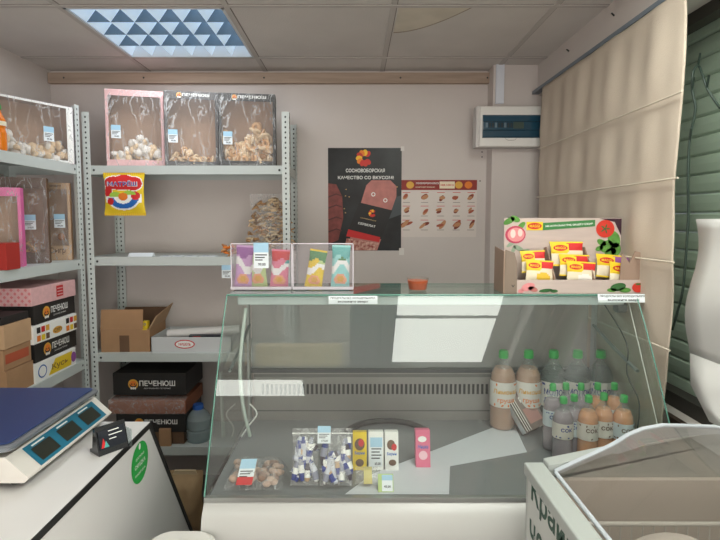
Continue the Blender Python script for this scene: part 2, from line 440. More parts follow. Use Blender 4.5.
# ------------------------------------------------------------------ ceiling lights
def ceiling_light(x0, x1, y0, y1, label, power, opal=0):
    t = thing('ceiling_light', label, 'ceiling light', ((x0 + x1) / 2, (y0 + y1) / 2, ZC))
    fm = mat('lamp_frame', '#cfd3d6', .4); z0 = ZC + .002; zt = ZC + .10; w = .012
    f = MB()
    for a in ((x0, x1, y0, y0 + w), (x0, x1, y1 - w, y1), (x0, x0 + w, y0, y1), (x1 - w, x1, y0, y1)): f.box(*a, ZC - (.024 if opal else .004), ZC - .004 if opal else zt, fm)
    f.build('frame', t, world=True)
    X0, X1, Y0, Y1 = x0 + w, x1 - w, y0 + w, y1 - w
    if opal: MB().box(X0, X1, Y0, Y1, ZC - .022, ZC - .018, mat('opal_glow', '#fbfff6', .5, emit=opal)).build('diffuser', t, world=True); return t
    MB().box(X0, X1, Y0, Y1, zt - .004, zt, mat('lamp_glow', '#dcefff', .5, emit=2.6)).build('diffuser', t, world=True)
    lb = mat('louvre_grey', '#526472', .5); lw = mat('louvre_glow', '#cfe0ee', .4, emit=.35)  # reflectors emit a little, painting in the tube light they would bounce
    nx, ny = 6, 4; px = (X1 - X0) / nx; py = (Y1 - Y0) / ny
    for i in range(ny):
        yy = Y0 + py * i; b = MB()
        for k in range(nx):
            a = X0 + px * k
            b.add([(a, yy, z0), (a + px, yy, z0), (a + px * .55, yy + .03, zt - .008), (a + px * .45, yy + .03, zt - .008)], [(0, 1, 2, 3)], lb)
        b.build('louvre', t, world=True)
    for k in range(nx + 1):
        a = X0 + px * k; b = MB()
        for sgn in (-1, 1):
            if (k == 0 and sgn < 0) or (k == nx and sgn > 0): continue
            b.add([(a, Y0, z0), (a, Y1, z0), (a + sgn * px * .40, Y1, zt - .006), (a + sgn * px * .40, Y0, zt - .006)], [(0, 1, 2, 3)], lw)
        b.build('reflector', t, world=True)
    ld = bpy.data.lights.new('lamp', 'AREA'); ld.shape = 'SQUARE'; ld.size = .56; ld.energy = power; ld.color = (.93, .97, 1)
    lo = bpy.data.objects.new('lamp_tube', ld); COL.objects.link(lo); lo.parent = t; lo.location = (0, 0, -.008)
    lo.visible_glossy = False
    return t
ceiling_light(-1.139, -.511, 2.012, 2.608, 'lit square louvre ceiling light nearest the back wall', 5)
ceiling_light(.235, .86, .74, 1.36, 'glowing flat ceiling light panel nearest the display case', 0, 9)
ceiling_light(.235, .86, .10, .72, 'glowing flat ceiling light panel second from the display case', 0, 9)
ceiling_light(-1.139, -.36, -.42, -.14, 'narrow glowing ceiling light panel at the left rear of the shop', 0, 11)

# ------------------------------------------------------------------ electrical panel
YP = 2.655
a, b = at(477, 105.5, Y=YP), at(543, 147, Y=YP); w_, h_ = b.x - a.x, a.z - b.z
ep = thing('electrical_panel', 'white wall electrical panel with smoked blue door in the corner', 'electrical panel', (a.x + w_ / 2, CY0, b.z))
m = MB(); m.box(a.x, a.x + w_, YP + .012, CY0 - .001, b.z, a.z, mat('panel_grey', '#c9c5c2', .5)); m.build('housing', ep, world=True, bevel=.004)
m = MB(); m.box(a.x + .018, a.x + w_ - .002, YP, YP + .012, b.z + .003, a.z - .003, mat('panel_white', '#e2dfda', .4)); m.build('cover', ep, world=True, bevel=.004)
sm_ = mat('smoked_door', '#24475a', .15, coat=.5)
m = MB(); dx0, dx1, dz0, dz1 = a.x + .03, a.x + w_ - .004, b.z + .047, a.z - .048
m.prism([(YP - .0, dz0), (YP - .008, dz0 + .008), (YP - .010, dz0 + .035), (YP - .018, dz0 + .04), (YP - .018, dz1 - .04), (YP - .010, dz1 - .035), (YP - .008, dz1 - .008), (YP, dz1)], dx0, dx1, sm_)
fr = Fr((dx0, YP - .018, dz0), (1, 0, 0), (0, 0, 1)); bk = mat('breaker_dark', '#14262f', .5)
for k in range(9): m.rect(fr, .012 + k * .016, .05, .024 + k * .016, .075, bk if k % 3 else mat('breaker_grey', '#5f7480', .5))
m.rect(fr, .155, .045, .21, .078, mat('breaker_tag', '#3a4a42', .5)); m.build('door', ep, world=True)
MB().tube(smooth([V((dx0 + .12, YP - .001, b.z + .046)), V((dx0 + .13, YP - .004, b.z + .036)), V((dx0 + .15, YP - .004, b.z + .034)), V((dx0 + .17, YP - .004, b.z + .036)), V((dx0 + .18, YP - .001, b.z + .046))]), .0012, mat('panel_line', '#a39f99', .5), 5).build('latch', ep, world=True)

# ------------------------------------------------------------------ posters
a, b = at(328, 148, Y=YB), at(401, 250.5, Y=YB); W, H = b.x - a.x, a.z - b.z
fr = Fr((a.x, YB - .003, b.z), (1, 0, 0), (0, 0, 1)); m = MB()
pb = mat('poster_black', '#272a2d', .35, var=.4, vs=9, color2='#15171a'); m.rect(fr, 0, 0, W, H, pb, 0)
q = lambda x, y: ((x - 328) / 73 * W, (250.5 - y) / 102.5 * H)
meat = mat('poster_meat', '#8a4540', .4, var=.35, vs=30); meatd = mat('poster_meat_dark', '#55282a', .4)
sau = mat('poster_sausage', '#c07a72', .4, var=.2, vs=25); foodl = mat('poster_meat_light', '#d9b0a0', .4, var=.5, vs=60, color2='#8c2f2a')
grl = mat('poster_grill', '#43494d', .4)
m.poly(fr, [q(370, 205), q(401, 195), q(401, 214), q(385, 220)], grl, .0004)
m.poly(fr, [q(328, 183), q(336, 184), q(342, 196), q(343, 218), q(338, 240), q(328, 244)], meat, .0006)
for yy in (196, 207, 219, 231): m.poly(fr, [q(328, yy), q(336, yy - 3), q(341.5, yy - 1), q(341.5, yy), q(336, yy - 1.6), q(328, yy + 1.5)], meatd, .0008)
# slanted sausage
m.poly(fr, [q(366, 185), q(371, 180), q(390, 180), q(396, 186), q(396, 196), q(377, 250.3), q(346, 250.3)], sau, .0006)
m.poly(fr, [q(359, 202), q(392, 210), q(381, 239), q(346, 236)], mat('poster_label', '#1c1c1e', .4), .0009)
m.poly(fr, [q(348, 229), q(380, 237), q(379, 242), q(346, 236)], redp, .0012)
m.poly(fr, [q(346.5, 238), q(379, 243), q(375.5, 250.2), q(343, 250.2)], foodl, .0013)
m.text(fr, 'СЕРВЕЛАТ', *q(366.5, 224.5), .10, .013, white, .0015, rot=-.22)
m.text(fr, 'СОСНОВОБОРСКАЯ', *q(368, 219), .09, .006, mat('poster_gold', '#c6a774', .5), .0015, rot=-.22)
for x, y in ((373, 194), (385, 200)): m.ell(fr, *q(x, y), .012, .012, white, .001); m.ell(fr, *q(x, y), .007, .007, sau, .0012)
m.text(fr, 'СОСНОВОБОРСКАЯ', *q(365, 170.3), .22, .021, white, .001)
m.text(fr, 'КАЧЕСТВО СО ВКУСОМ!', *q(365.5, 177.3), .315, .019, white, .001)
def bite(m, u, v, r, off=.001):
    cs = [mat('flame_red', '#c92f26', .4), mat('flame_orange', '#e8801f', .4), mat('flame_yellow', '#f3be2c', .4)]
    for k in range(9):
        an = R(50 + k * 33); rr = r * .62
        m.ell(fr, u + rr * math.cos(an), v + rr * math.sin(an), r * .38, r * .3, cs[(k * 2) % 3 if k < 6 else 0], off + k * .0001, rot=an)
bite(m, *q(364, 158), .048); bite(m, *q(372, 213), .022, .0016)
for k in range(22):
    x, y = random.uniform(342, 398), random.uniform(184, 240)
    if x < 350 or y < 190: m.ell(fr, *q(x, y), .004, .003, mat('crumb', '#c9a667', .5), .0005, 8)
o = m.build('poster', loc=(a.x + W / 2, YB - .003, b.z), world=True)
tag(o, 'black sausage advertising poster with orange logo on the back wall', 'poster')
tp = mat('tape', '#ded9d3', .3)
m = MB(); fr2 = fr
m.rect(fr, *q(399, 255), *q(404, 248), tp, .0022); m.build('tape_piece', o, world=True)
m = MB(); m.rect(fr, *q(400, 151), *q(403.5, 146.5), tp, .0022); m.build('tape_piece', o, world=True)

a, b = at(401.5, 180, Y=YB), at(476, 237, Y=YB); W2, H2 = b.x - a.x, a.z - b.z
fr = Fr((a.x, YB - .002, b.z), (1, 0, 0), (0, 0, 1)); m = MB(); q = lambda x, y: ((x - 401.5) / 74.5 * W2, (237 - y) / 57 * H2)
m.rect(fr, 0, 0, W2, H2, mat('poster_pale', '#d9cfc8', .5, var=.03), 0)
m.rect(fr, *q(401.5, 190), *q(476, 180), mat('poster_head', '#8f2f28', .5), .0005)
m.rect(fr, *q(439, 188.5), *q(454, 181.5), creamp, .0008)
m.text(fr, 'СОСНОВОБОРСКИЕ КОЛБАСЫ', *q(427, 183.2), .13, .010, white, .001); m.text(fr, 'АССОРТИМЕНТ ПРОДУКЦИИ', *q(425, 187.2), .11, .008, creamp, .001)
m.text(fr, '100% МЯСО', *q(446.5, 185), .075, .012, redp, .001)
for x, y in ((410, 185), (458, 185), (467.5, 185)): m.ell(fr, *q(x, y), .022, .020, goldp if x < 460 else orangep, .001)
cols = [406.5, 424.5, 440.5, 456, 470.5]; rows = [197, 210.5, 224.5]
food = [mat('food_a', '#b98560', .6), mat('food_b', '#a2553d', .6), mat('food_c', '#7c3a2a', .6)]
for j, y in enumerate(rows):
    for i, x in enumerate(cols):
        k = (i + j * 2) % 3; u, v = q(x, y)
        for s2 in range(2 + k % 2): m.ell(fr, u + random.uniform(-.012, .012), v + random.uniform(-.008, .008), random.uniform(.014, .022) * (1 + .4 * (j == 2)), random.uniform(.007, .012), food[(k + s2) % 3], .0008 + s2 * .0003, 12, rot=random.uniform(0, 1))
        m.rect(fr, u - .02, v - .032, u + .02, v - .029, mat('grey_ink', '#8d8079', .6), .0008); m.rect(fr, u - .022, v + .024, u + .022, v + .027, redp, .0008)
tag(m.build('poster', loc=(a.x + W2 / 2, YB - .003, b.z), world=True), 'pale product chart poster with red header, rows of meat products', 'poster')

# ------------------------------------------------------------------ shelving units
def shelving(label, x0, x1, y0, y1, zs_list, ztop, front):
    """front='-Y' : lip faces camera; front='+X' : long side along Y"""
    t = thing('shelving_unit', label, 'shelving', ((x0 + x1) / 2, (y0 + y1) / 2, 0))
    for cx, sx in ((x0, 1), (x1, -1)):
        for cy, sy in ((y0, 1), (y1, -1)):
            p = MB(); L_ = .036; th = .002
            bx = sorted((cx, cx + sx * L_)); by = sorted((cy, cy + sy * th)); p.box(*bx, *by, 0, ztop, postm)
            bx = sorted((cx, cx + sx * th)); by = sorted((cy + sy * th, cy + sy * L_)); p.box(*bx, *by, 0, ztop, postm)
            # perforation
            fy = Fr((cx + (0 if sx > 0 else -L_), cy if sy > 0 else cy - th, 0), (1, 0, 0), (0, 0, 1))
            fx = Fr((cx if sx < 0 else cx + th, cy + (th if sy > 0 else -L_), 0), (0, 1, 0), (0, 0, 1))
            z = .03
            while z < ztop - .02:
                p.ell(fy, .018, z, .0045, .0055, shelfd, .0006, 8); p.ell(fx, .018, z, .0045, .0055, shelfd, .0006, 8); z += .025
            p.build('post', t, world=True)
    for z in zs_list:
        s = MB(); e = .003; lip = .045
        s.box(x0 + e, x1 - e, y0 + e, y1 - e, z - .002, z, shelfm)
        s.box(x0 + e, x1 - e, y0 + e, y0 + e + .0015, z - lip, z - .002, shelfm); s.box(x0 + e, x1 - e, y1 - e - .0015, y1 - e, z - lip, z - .002, shelfm)
        s.box(x0 + e, x0 + e + .0015, y0 + e, y1 - e, z - lip, z - .002, shelfm); s.box(x1 - e - .0015, x1 - e, y0 + e, y1 - e, z - lip, z - .002, shelfm)
        s.box(x0 + e, x1 - e, y0 + e, y0 + e + .012, z - lip, z - lip + .0015, shelfm)
        for xx in (x0 + .05, x1 - .05): s.ell(Fr((xx, y0 + e, z - lip / 2), (1, 0, 0), (0, 0, 1)), 0, 0, .006, .006, shelfd, .001, 10)
        for yy in (y0 + .05, y1 - .05): s.ell(Fr((x1 - e, yy, z - lip / 2), (0, 1, 0), (0, 0, 1)), 0, 0, .006, .006, shelfd, .001, 10)
        s.build('shelf', t, world=True)
    return t
YS = 2.50
bx0, bx1 = at(87, 260, Y=YS).x, at(290, 230, Y=YS).x
Z1, Z2, Z3, Z4 = at(180, 165.5, Y=YS).z, at(180, 257, Y=YS).z, at(180, 353.5, Y=YS).z, .33
print('back shelf', bx0, bx1, Z1, Z2, Z3)
shelving('grey metal shelving unit standing against the back wall', bx0, bx1, YS, YB - .012, [Z1, Z2, Z3, Z4], 2.03, '-Y')
lx1 = at(82, 166, Y=2.47).x - .0
LZ1, LZ2, LZ3, LZ4 = at(82, 165.5, Y=2.46).z, at(84, 259, Y=2.46).z, at(91, 358, Y=2.46).z, .3
print('left shelf', lx1, LZ1, LZ2, LZ3)
shelving('grey metal shelving unit standing along the left wall', XL + .012, lx1, 1.42, 2.46, [LZ1, LZ2, LZ3, LZ4], 2.05, '+X')

# ------------------------------------------------------------------ generic products
def price_tag(mb, fr, u, v, w=.045, h=.065, red=False):
    mb.rect(fr, u, v, u + w, v + h, paper, .002); mb.rect(fr, u, v + h * .62, u + w, v + h, tagblue, .0024)
    for k in range(3): mb.rect(fr, u + w * .1, v + h * (.5 - .1 * k), u + w * (.9 - .15 * k), v + h * (.54 - .1 * k), ink, .0026)
    mb.text(fr, '%d,00' % random.choice((89, 140, 175, 210, 99)), u + w * .55, v + h * .14, w * .5, h * .13, ink, .0026)
    if red: mb.rect(fr, u, v, u + w, v + h * .3, redp, .0028)
def cookie_logo(mb, fr, u, v, h, sub=True, w=None):
    """round biscuit face + word"""
    w = w or h * 4.2
    mb.ell(fr, u, v, h * .78, h * .78, goldp, .0014); mb.ell(fr, u, v - h * .05, h * .55, h * .5, blackc, .0018)
    mb.ell(fr, u, v + h * .12, h * .5, h * .42, orangep, .002)
    for s in (-1, 1): mb.ell(fr, u + s * h * .2, v + h * .02, h * .1, h * .12, blackc, .0024, 10)
    for s in (-.3, 0, .3): mb.ell(fr, u + s * h, v - h * .62, h * .14, h * .2, white, .0022, 10)
    mb.text(fr, 'ПЕЧЕНЮШ', u + h * .95 + w / 2, v + h * .15, w, h * .85, white)
    if sub: mb.text(fr, 'ДОМАШНЕЕ ПЕЧЕНЬЕ', u + h * .95 + w / 2, v - h * .65, w * .75, h * .22, white, bold=False)
def heap(x0, x1, y0, y1, z0, height, n, size, mats, seed, kind='ring', slope=0):
    rnd = random.Random(seed); mb = MB()
    for i in range(n):
        x = rnd.uniform(x0 + size, x1 - size); y = rnd.uniform(y0 + size * .6, y1 - size * .6)
        t = (x - x0) / (x1 - x0); hh = height * (1 - abs(slope) + slope * t if slope >= 0 else 1 + slope * t) * (.75 + .25 * math.sin(t * 9 + seed))
        z = z0 + size * .55 + rnd.random() * max(0, hh - size)
        Q = Matrix.Rotation(rnd.uniform(0, 6.28), 4, 'Z') @ Matrix.Rotation(rnd.uniform(.3, 1.5), 4, 'X') @ Matrix.Rotation(rnd.uniform(0, 3), 4, 'Y')
        c = V((x, y, z)); mt = rnd.choice(mats); s = size * rnd.uniform(.8, 1.1)
        if kind == 'ring':
            vs = []; S, T = 10, 5
            for a in range(S):
                for b in range(T):
                    A, B = 6.283 * a / S, 6.283 * b / T; rr = s * (.62 + .36 * math.cos(B)); vs.append(c + Q @ V((rr * math.cos(A), rr * math.sin(A), s * .32 * math.sin(B))))
            mb.add(vs, [(a * T + b, ((a + 1) % S) * T + b, ((a + 1) % S) * T + (b + 1) % T, a * T + (b + 1) % T) for a in range(S) for b in range(T)], mt, True)
        elif kind == 'stick': 
            u = Q @ V((1, 0, 0)) * s; w = Q @ V((0, 0, 1)) * s * .25
            mb.tube([c - u, c + w, c + u], [s * .16, s * .24, s * .16], mt, 6)
        else: mb.ring_ell(c, s, s * .85, s * .45, mt, 8, 5, Q)
    return mb
def window_box(label, x, y, z, w, h, d, rotz, cm, bt, bb, bl, side=None, logo=None, tagpos=None, innerm=inner, fill=None, seed=1, group=None, lean=0, contents=None, bordertop=None, filmm=None, wl=None):
    """carton standing upright with a big film window; origin at bottom left front corner, front faces -Y"""
    rot = Matrix.Rotation(rotz, 3, 'Z') @ Matrix.Rotation(-lean, 3, 'X')
    t = thing('biscuit_carton', label, 'box', (x, y, z), rot=rot.to_euler(), group=group)
    m = MB(); side = side or cm; e = .002
    m.box(0, w, d - e, d, 0, h, side, front=innerm); m.box(0, e, 0, d - e, 0, h, side, right=innerm); m.box(w - e, w, 0, d - e, 0, h, side, left=innerm)
    m.box(e, w - e, 0, d - e, 0, e, side, top=innerm); m.box(e, w - e, 0, d - e, h - e, h, side, bottom=innerm)
    # front border
    for a in ((e, w - e, h - bt, h - e), (e, w - e, e, bb), (e, bl, bb, h - bt), (w - bl, w - e, bb, h - bt)): m.box(a[0], a[1], 0, e, a[2], a[3], cm)
    fr = Fr((0, 0, 0), (1, 0, 0), (0, 0, 1))
    if logo: logo(m, fr, w, h)
    m.build('carton', t)
    # film
    f = MB(); nx, nz = 12, 16; vs = []
    for i in range(nz + 1):
        for k in range(nx + 1):
            u, v = k / nx, i / nz; edge = min(u, 1 - u, v, 1 - v)
            vs.append((u * w, -.0025 - min(edge, .12) * .02 + .003 * noise.noise(V((u * 7 + seed, v * 3, seed))) * (edge > 0), v * h))
    f.add(vs, [(i * (nx + 1) + k, i * (nx + 1) + k + 1, (i + 1) * (nx + 1) + k + 1, (i + 1) * (nx + 1) + k) for i in range(nz) for k in range(nx)], filmm or film, True)
    f.build('film_wrap', t)
    if tagpos:
        g2 = MB(); price_tag(g2, Fr((0, -.006, 0), (1, 0, 0), (0, 0, 1)), *tagpos); g2.build('price_tag', t)
    if contents:
        n, hh, size, mats, kind, slope, lab = contents
        hp = heap(e, w - e, e, d - e, e, hh, n, size, mats, seed, kind, slope)
        o = hp.build('biscuits' if 'biscuit' in lab else 'sweets', loc=(x, y, z), rot=rot.to_euler()); tag(o, lab, 'food', kind='stuff')
    return t

def turned(xl, xr, yt, yb, Y, th):
    """left-front corner, width and height of an upright carton turned by th whose front spans xl..xr and whose right corner is at depth Y"""
    Rr = at(xr, yb, Y=Y); Lp = at(xl, yb, Y=Y); k = Lp.x / Y; c, s_ = math.cos(th), math.sin(th)
    w = (Rr.x - k * Y) / (c - k * s_); h = at(xr, yt, Y=Y).z - Rr.z
    return Rr.x - w * c, Y - w * s_, w, h
def px_box(xl, xr, yt, yb, Y):
    a, b = at(xl, yt, Y=Y), at(xr, yb, Y=Y); return a.x, b.x - a.x, a.z - b.z
def lg_top(h=.018, u=.32):
    def f(m, fr, w, hh): cookie_logo(m, fr, w * .28, hh - .020, h * .95, False, w=w * .5); m.text(fr, 'СЛАДОСТЬ ДЛЯ ВСЕХ', w * .5, .012, w * .55, .009, mat('grey_print', '#b9b2ac', .6), bold=False)
    return f
YT = 2.53
x, y, w, h = turned(107, 165, 89, 165, 2.60, R(13))
window_box('pink-edged carton with film window, leftmost on the top back shelf', x, y, Z1, w, h, .12, R(13), pink, .03, .035, .014, side=pink, tagpos=(.026, .14), contents=(190, .19, .024, [cookie3, cookie3, cookie2], 'blob', .3, 'white marshmallow sweets inside the pink-edged carton on top shelf'), seed=3)
x, y, w, h = turned(165.5, 219, 90, 165, 2.60, R(11))
window_box('black film-window carton in the middle of the top back shelf', x, y, Z1, w, h, .12, R(11), blackg, .038, .028, .015, logo=lg_top(), tagpos=(.018, .12), contents=(120, .10, .02, [cookie2, cookie], 'ring', 0, 'small heap of pale biscuits in the middle black carton'), seed=5)
x, y, w, h = turned(219.5, 276, 92, 165, 2.585, R(7))
window_box('black film-window carton nearest the right post of the top back shelf', x, y, Z1, w, h, .12, R(7), blackc, .038, .03, .014, logo=lg_top(), tagpos=(.022, .11), contents=(260, .22, .027, [cookie, cookie2, cookie2], 'ring', 0, 'tall heap of golden ring biscuits in the right black carton'), seed=8)

# ------------------------------------------------------------------ pillow bag
def pillow(w, h, d, colf, nx=22, nz=28, crimp=.05, seed=0, wob=.002):
    """bag standing upright, facing -Y; origin bottom centre. colf(u,v)->material (u,v in 0..1)"""
    mb = MB(); F_, B_ = [], []
    for i in range(nz + 1):
        v = i / nz
        for k in range(nx + 1):
            u = k / nx; a = max(0, 1 - abs(2 * u - 1) ** 2.5); vv = min(1, max(0, (min(v, 1 - v) - crimp) / .28)); b = math.sin(vv * math.pi / 2)
            t = d / 2 * a ** .6 * b + .0008
            nn = wob * noise.noise(V((u * 6 + seed, v * 6, seed * 3.1))) * b
            pinch = 1 - .06 * b * (1 if True else 0)
            x = (u - .5) * w * pinch; F_.append((x, -t + nn, v * h)); B_.append((x, t + nn, v * h))
    row = nx + 1
    for i in range(nz):
        for k in range(nx):
            q = (i * row + k, i * row + k + 1, (i + 1) * row + k + 1, (i + 1) * row + k)
            m = colf((k + .5) / nx, (i + .5) / nz)
            mb.add([F_[j] for j in q], [(0, 1, 2, 3)], m, True); mb.add([B_[j] for j in q], [(3, 2, 1, 0)], m, True)
    return mb
def merge(o):
    bm = bmesh.new(); bm.from_mesh(o.data); bmesh.ops.remove_doubles(bm, verts=bm.verts, dist=1e-5); bm.to_mesh(o.data); bm.free(); return o

# jelly sweets bag hanging from the top shelf
x, w, h = px_box(102, 145, 172.5, 215.5, 2.48)
def cf(u, v):
    if v > .95 or v < .05: return yellowp if (u * 40) % 2 > .5 else goldp
    x_, y_ = u - .5, v
    cloud = min(math.hypot((x_ + .25) / .24, (y_ - .76) / .15), math.hypot(x_ / .24, (y_ - .82) / .13), math.hypot((x_ - .26) / .2, (y_ - .74) / .16), math.hypot((x_ + .02) / .42, (y_ - .70) / .10), math.hypot((x_ + .38) / .1, (y_ - .55) / .2))
    if math.hypot(x_ / .12, (y_ - .44) / .09) < 1: return orangep
    if math.hypot((x_ + .2) / .16, (y_ - .46) / .09) < 1 and y_ > .44: return greenl
    if math.hypot((x_ - .16) / .16, (y_ - .5) / .08) < 1 and y_ > .49: return greenl
    if math.hypot((x_ - .31) / .11, (y_ - .46) / .1) < 1: return redp
    if math.hypot((x_ + .33) / .09, (y_ - .33) / .08) < 1: return redp
    d = math.hypot(x_ / .40, (y_ - .46) / .30)
    if .62 < d < 1 and y_ < .42: return bluep
    if .5 < d < 1.12 and y_ < .45: return white
    if cloud < 1: return redp
    if cloud < 1.12: return white
    if y_ < .5 and abs(x_) < .45 and y_ > .3: return white
    return yellowp
pb_ = pillow(w, h, .035, cf, 60, 60, seed=2)
p = at(123, 172.5, Y=2.475)
fr = Fr((0, -.019, 0), (1, 0, 0), (0, 0, 1))
pb_.text(fr, 'МАТРЁШ', 0, h * .745, w * .72, h * .14, white, .0035); pb_.text(fr, 'МАТРЁШ', 0, h * .745, w * .69, h * .115, inkblue, .0042)
z0 = p.z - h
tag(merge(pb_.build('sweets_bag', loc=(p.x, 2.484, z0))), 'yellow and red jelly sweets bag hanging from the top back shelf', 'snack bag')

# fish/pasta snack bag standing on second shelf
pal = [cookie2, mat('snack_beige', '#ead2ae', .8, var=.3, vs=60), mat('snack_brown', '#b48c64', .8)]
p = at(270, 256, Y=2.62)
x, w, h = px_box(249, 292, 194, 256, 2.62)
hp = MB(); rnd = random.Random(4)
for i in range(170):
    v = rnd.random(); ww = w * (.24 + .26 * min(1, (1 - v) * 2.2)); x_ = rnd.uniform(-ww, ww); y_ = rnd.uniform(-.05, .03)
    c = V((x_, y_, .015 + v * (h - .05))); Q = Matrix.Rotation(rnd.uniform(0, 6), 4, 'Z') @ Matrix.Rotation(rnd.uniform(0, 3), 4, 'X')
    u = Q @ V((.022, 0, 0)); b2 = Q @ V((0, .012, .01)); hp.tube([c - u, c + b2, c + u], [.004, .008, .003], rnd.choice(pal), 6)
root = thing('snack_bag', 'clear bag of pale curled snacks on the second back shelf', 'snack bag', (p.x, 2.66, Z2))
hp.build('curled_snacks', root, kind='stuff')
fb = pillow(w, h, .13, lambda u, v: filmb, 14, 16, seed=9, wob=.012); merge(fb.build('bag_film', root))

# dried orange fish snack + hanging tag at the right end of second shelf
m = MB(); p = at(229, 257, Y=2.53)
for i in range(26):
    c = V((random.uniform(-.03, .03), random.uniform(-.02, .04), .008 + .045 * random.random())); u = V((random.uniform(-.02, .02), random.uniform(-.01, .01), random.uniform(-.01, .015)))
    m.tube([c - u, c, c + u], [.003, .007, .003], random.choice([cookie, orangep, cookie4]), 5)
tag(m.build('dried_snacks', loc=(p.x, 2.54, Z2 + .003)), 'orange-brown dried snack heap at the end of the second shelf', 'food', kind='stuff')
def shelf_tag(px, py, Y, label, w=.05, h=.065):
    p = at(px, py, Y=Y); m = MB(); price_tag(m, Fr((-w / 2, 0, 0), (1, 0, 0), (0, 0, 1)), 0, 0, w, h); m.box(-w / 2, w / 2, .0, .0018, 0, h, paper)
    tag(m.build('price_tag', loc=(p.x, Y, p.z)), label, 'price tag')
shelf_tag(227, 278, YS - .004, 'small price card hanging from the second back shelf lip')
# flat cards on second shelf top
for i, (px, ww, hh, lab) in enumerate(((141, 24, .018, 'folded white price card near the left end of the second shelf'), (166, 11, .003, 'flat white price card left of the shelf middle'), (178, 9, .003, 'flat white price card in the shelf middle'), (191, 11, .003, 'flat white price card right of the shelf middle'), (208, 16, .003, 'flat white price strip near the dried snack heap'))):
    p = at(px, 256, Y=2.53); w = ww * 2.5 / 500 * .5; m = MB()
    m.prism([(0, 0), (.05, 0), (.05, .002), (.03, hh)], -w, w, paper) if hh > .01 else m.box(-w, w, 0, .05, .0005, .0025, paper)
    if hh <= .01:
        fr = Fr((-w, 0, .0026), (1, 0, 0), (0, 1, 0)); m.rect(fr, .005, .03, w, .04, inkblue, .0003); m.rect(fr, .005, .015, w * 1.5, .02, ink, .0003)
    tag(m.build('price_card', loc=(p.x, 2.515, Z2 + .0005), rotz=R(random.uniform(-6, 6))), lab, 'price tag', 'price cards lying on the second shelf')

# open cardboard box on third shelf
p = at(102, 356, Y=2.53); pr = at(150, 356, Y=2.53); w = pr.x - p.x; h = at(102, 330, Y=2.53).z - p.z + .03
cb = thing('cardboard_box', 'open brown cardboard box with raised flaps on the third shelf', 'box', (p.x, 2.525, Z3), rotz=R(2))
m = MB(); d = .24; e = .004; H0 = at(102, 329, Y=2.53).z - Z3
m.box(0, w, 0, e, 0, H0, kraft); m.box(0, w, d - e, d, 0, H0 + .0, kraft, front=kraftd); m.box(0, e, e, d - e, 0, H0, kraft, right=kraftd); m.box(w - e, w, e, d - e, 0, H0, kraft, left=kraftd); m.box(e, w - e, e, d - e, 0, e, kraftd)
m.rect(Fr((0, 0, 0), (1, 0, 0), (0, 0, 1)), w * .38, .0, w * .58, H0 * .72, kraftd, .0008)
m.rect(Fr((0, 0, 0), (1, 0, 0), (0, 0, 1)), w * .86, H0 * .95, w * .95, H0, yellowp, .0008)
m.build('carton_body', cb)
fl = MB(); fh = at(102, 310, Y=2.53).z - at(102, 329, Y=2.53).z
fl.add([(.0, .001, H0), (w * .86, .001, H0), (w * .86, .012, H0 + fh), (.0, .012, H0 + fh), (0, .005, H0), (w * .86, .005, H0), (w * .86, .016, H0 + fh), (0, .016, H0 + fh)], [(0, 1, 2, 3), (5, 4, 7, 6), (3, 2, 6, 7), (1, 5, 6, 2), (4, 0, 3, 7)], kraft); fl.build('front_flap', cb)
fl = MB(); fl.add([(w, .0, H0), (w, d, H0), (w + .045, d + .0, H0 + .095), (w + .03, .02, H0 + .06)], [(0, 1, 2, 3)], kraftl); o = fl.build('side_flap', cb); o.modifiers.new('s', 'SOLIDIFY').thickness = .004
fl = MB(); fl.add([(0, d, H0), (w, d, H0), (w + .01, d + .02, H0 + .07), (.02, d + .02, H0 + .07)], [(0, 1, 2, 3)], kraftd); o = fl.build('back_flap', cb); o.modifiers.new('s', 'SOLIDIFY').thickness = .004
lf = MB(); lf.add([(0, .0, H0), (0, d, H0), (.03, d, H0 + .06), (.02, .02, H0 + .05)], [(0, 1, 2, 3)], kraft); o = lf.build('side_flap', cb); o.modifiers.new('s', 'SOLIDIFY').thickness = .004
m = MB(); m.box(w * .83, w * .93, .02, .05, .005, H0 + .03, yellowp); m.text(Fr((0, .02, 0), (1, 0, 0), (0, 0, 1)), 'О', w * .88, H0 + .015, .012, .012, inkblue)
tag(m.build('yellow_packet', loc=(p.x, 2.525, Z3 + .005), rotz=R(2)), 'small yellow packet peeking out of the open cardboard box', 'packet')

# white box with red oval
p = at(151, 356, Y=2.53); pr = at(235, 356, Y=2.53); w = pr.x - p.x
wbx = mat('white_box', '#c9cbcc', .6); t = thing('white_carton', 'shallow white carton with red oval logo on the third shelf', 'box', (p.x + .004, 2.525, Z3))
m = MB(); hh = .078; w -= .02; d = .26; m.box(0, w, 0, .003, 0, hh, wbx); m.box(0, w, d, d + .003, 0, hh, wbx); m.box(0, .003, 0, d, 0, hh, wbx); m.box(w - .003, w, 0, d, 0, hh, wbx); m.box(.003, w - .003, .003, d, 0, .003, wbx)
fr = Fr((0, 0, 0), (1, 0, 0), (0, 0, 1)); m.ell(fr, w * .42, .042, .052, .023, redp, seg=30); m.ell(fr, w * .42, .042, .046, .018, white, .002, 30); m.text(fr, 'МИШЕЛЬ', w * .42, .042, .062, .014, redp, .0025)
m.build('carton', t)
m = MB(); m.tube([at(168, 334, Y=2.60), at(215, 331, Y=2.62), at(240, 329, Y=2.63)], .024, mat('roll_white', '#d8d6d3', .5), 16)
o = m.build('paper_roll', loc=at(168, 334, Y=2.62), world=True); tag(o, 'white paper roll lying across the shallow white carton', 'roll')
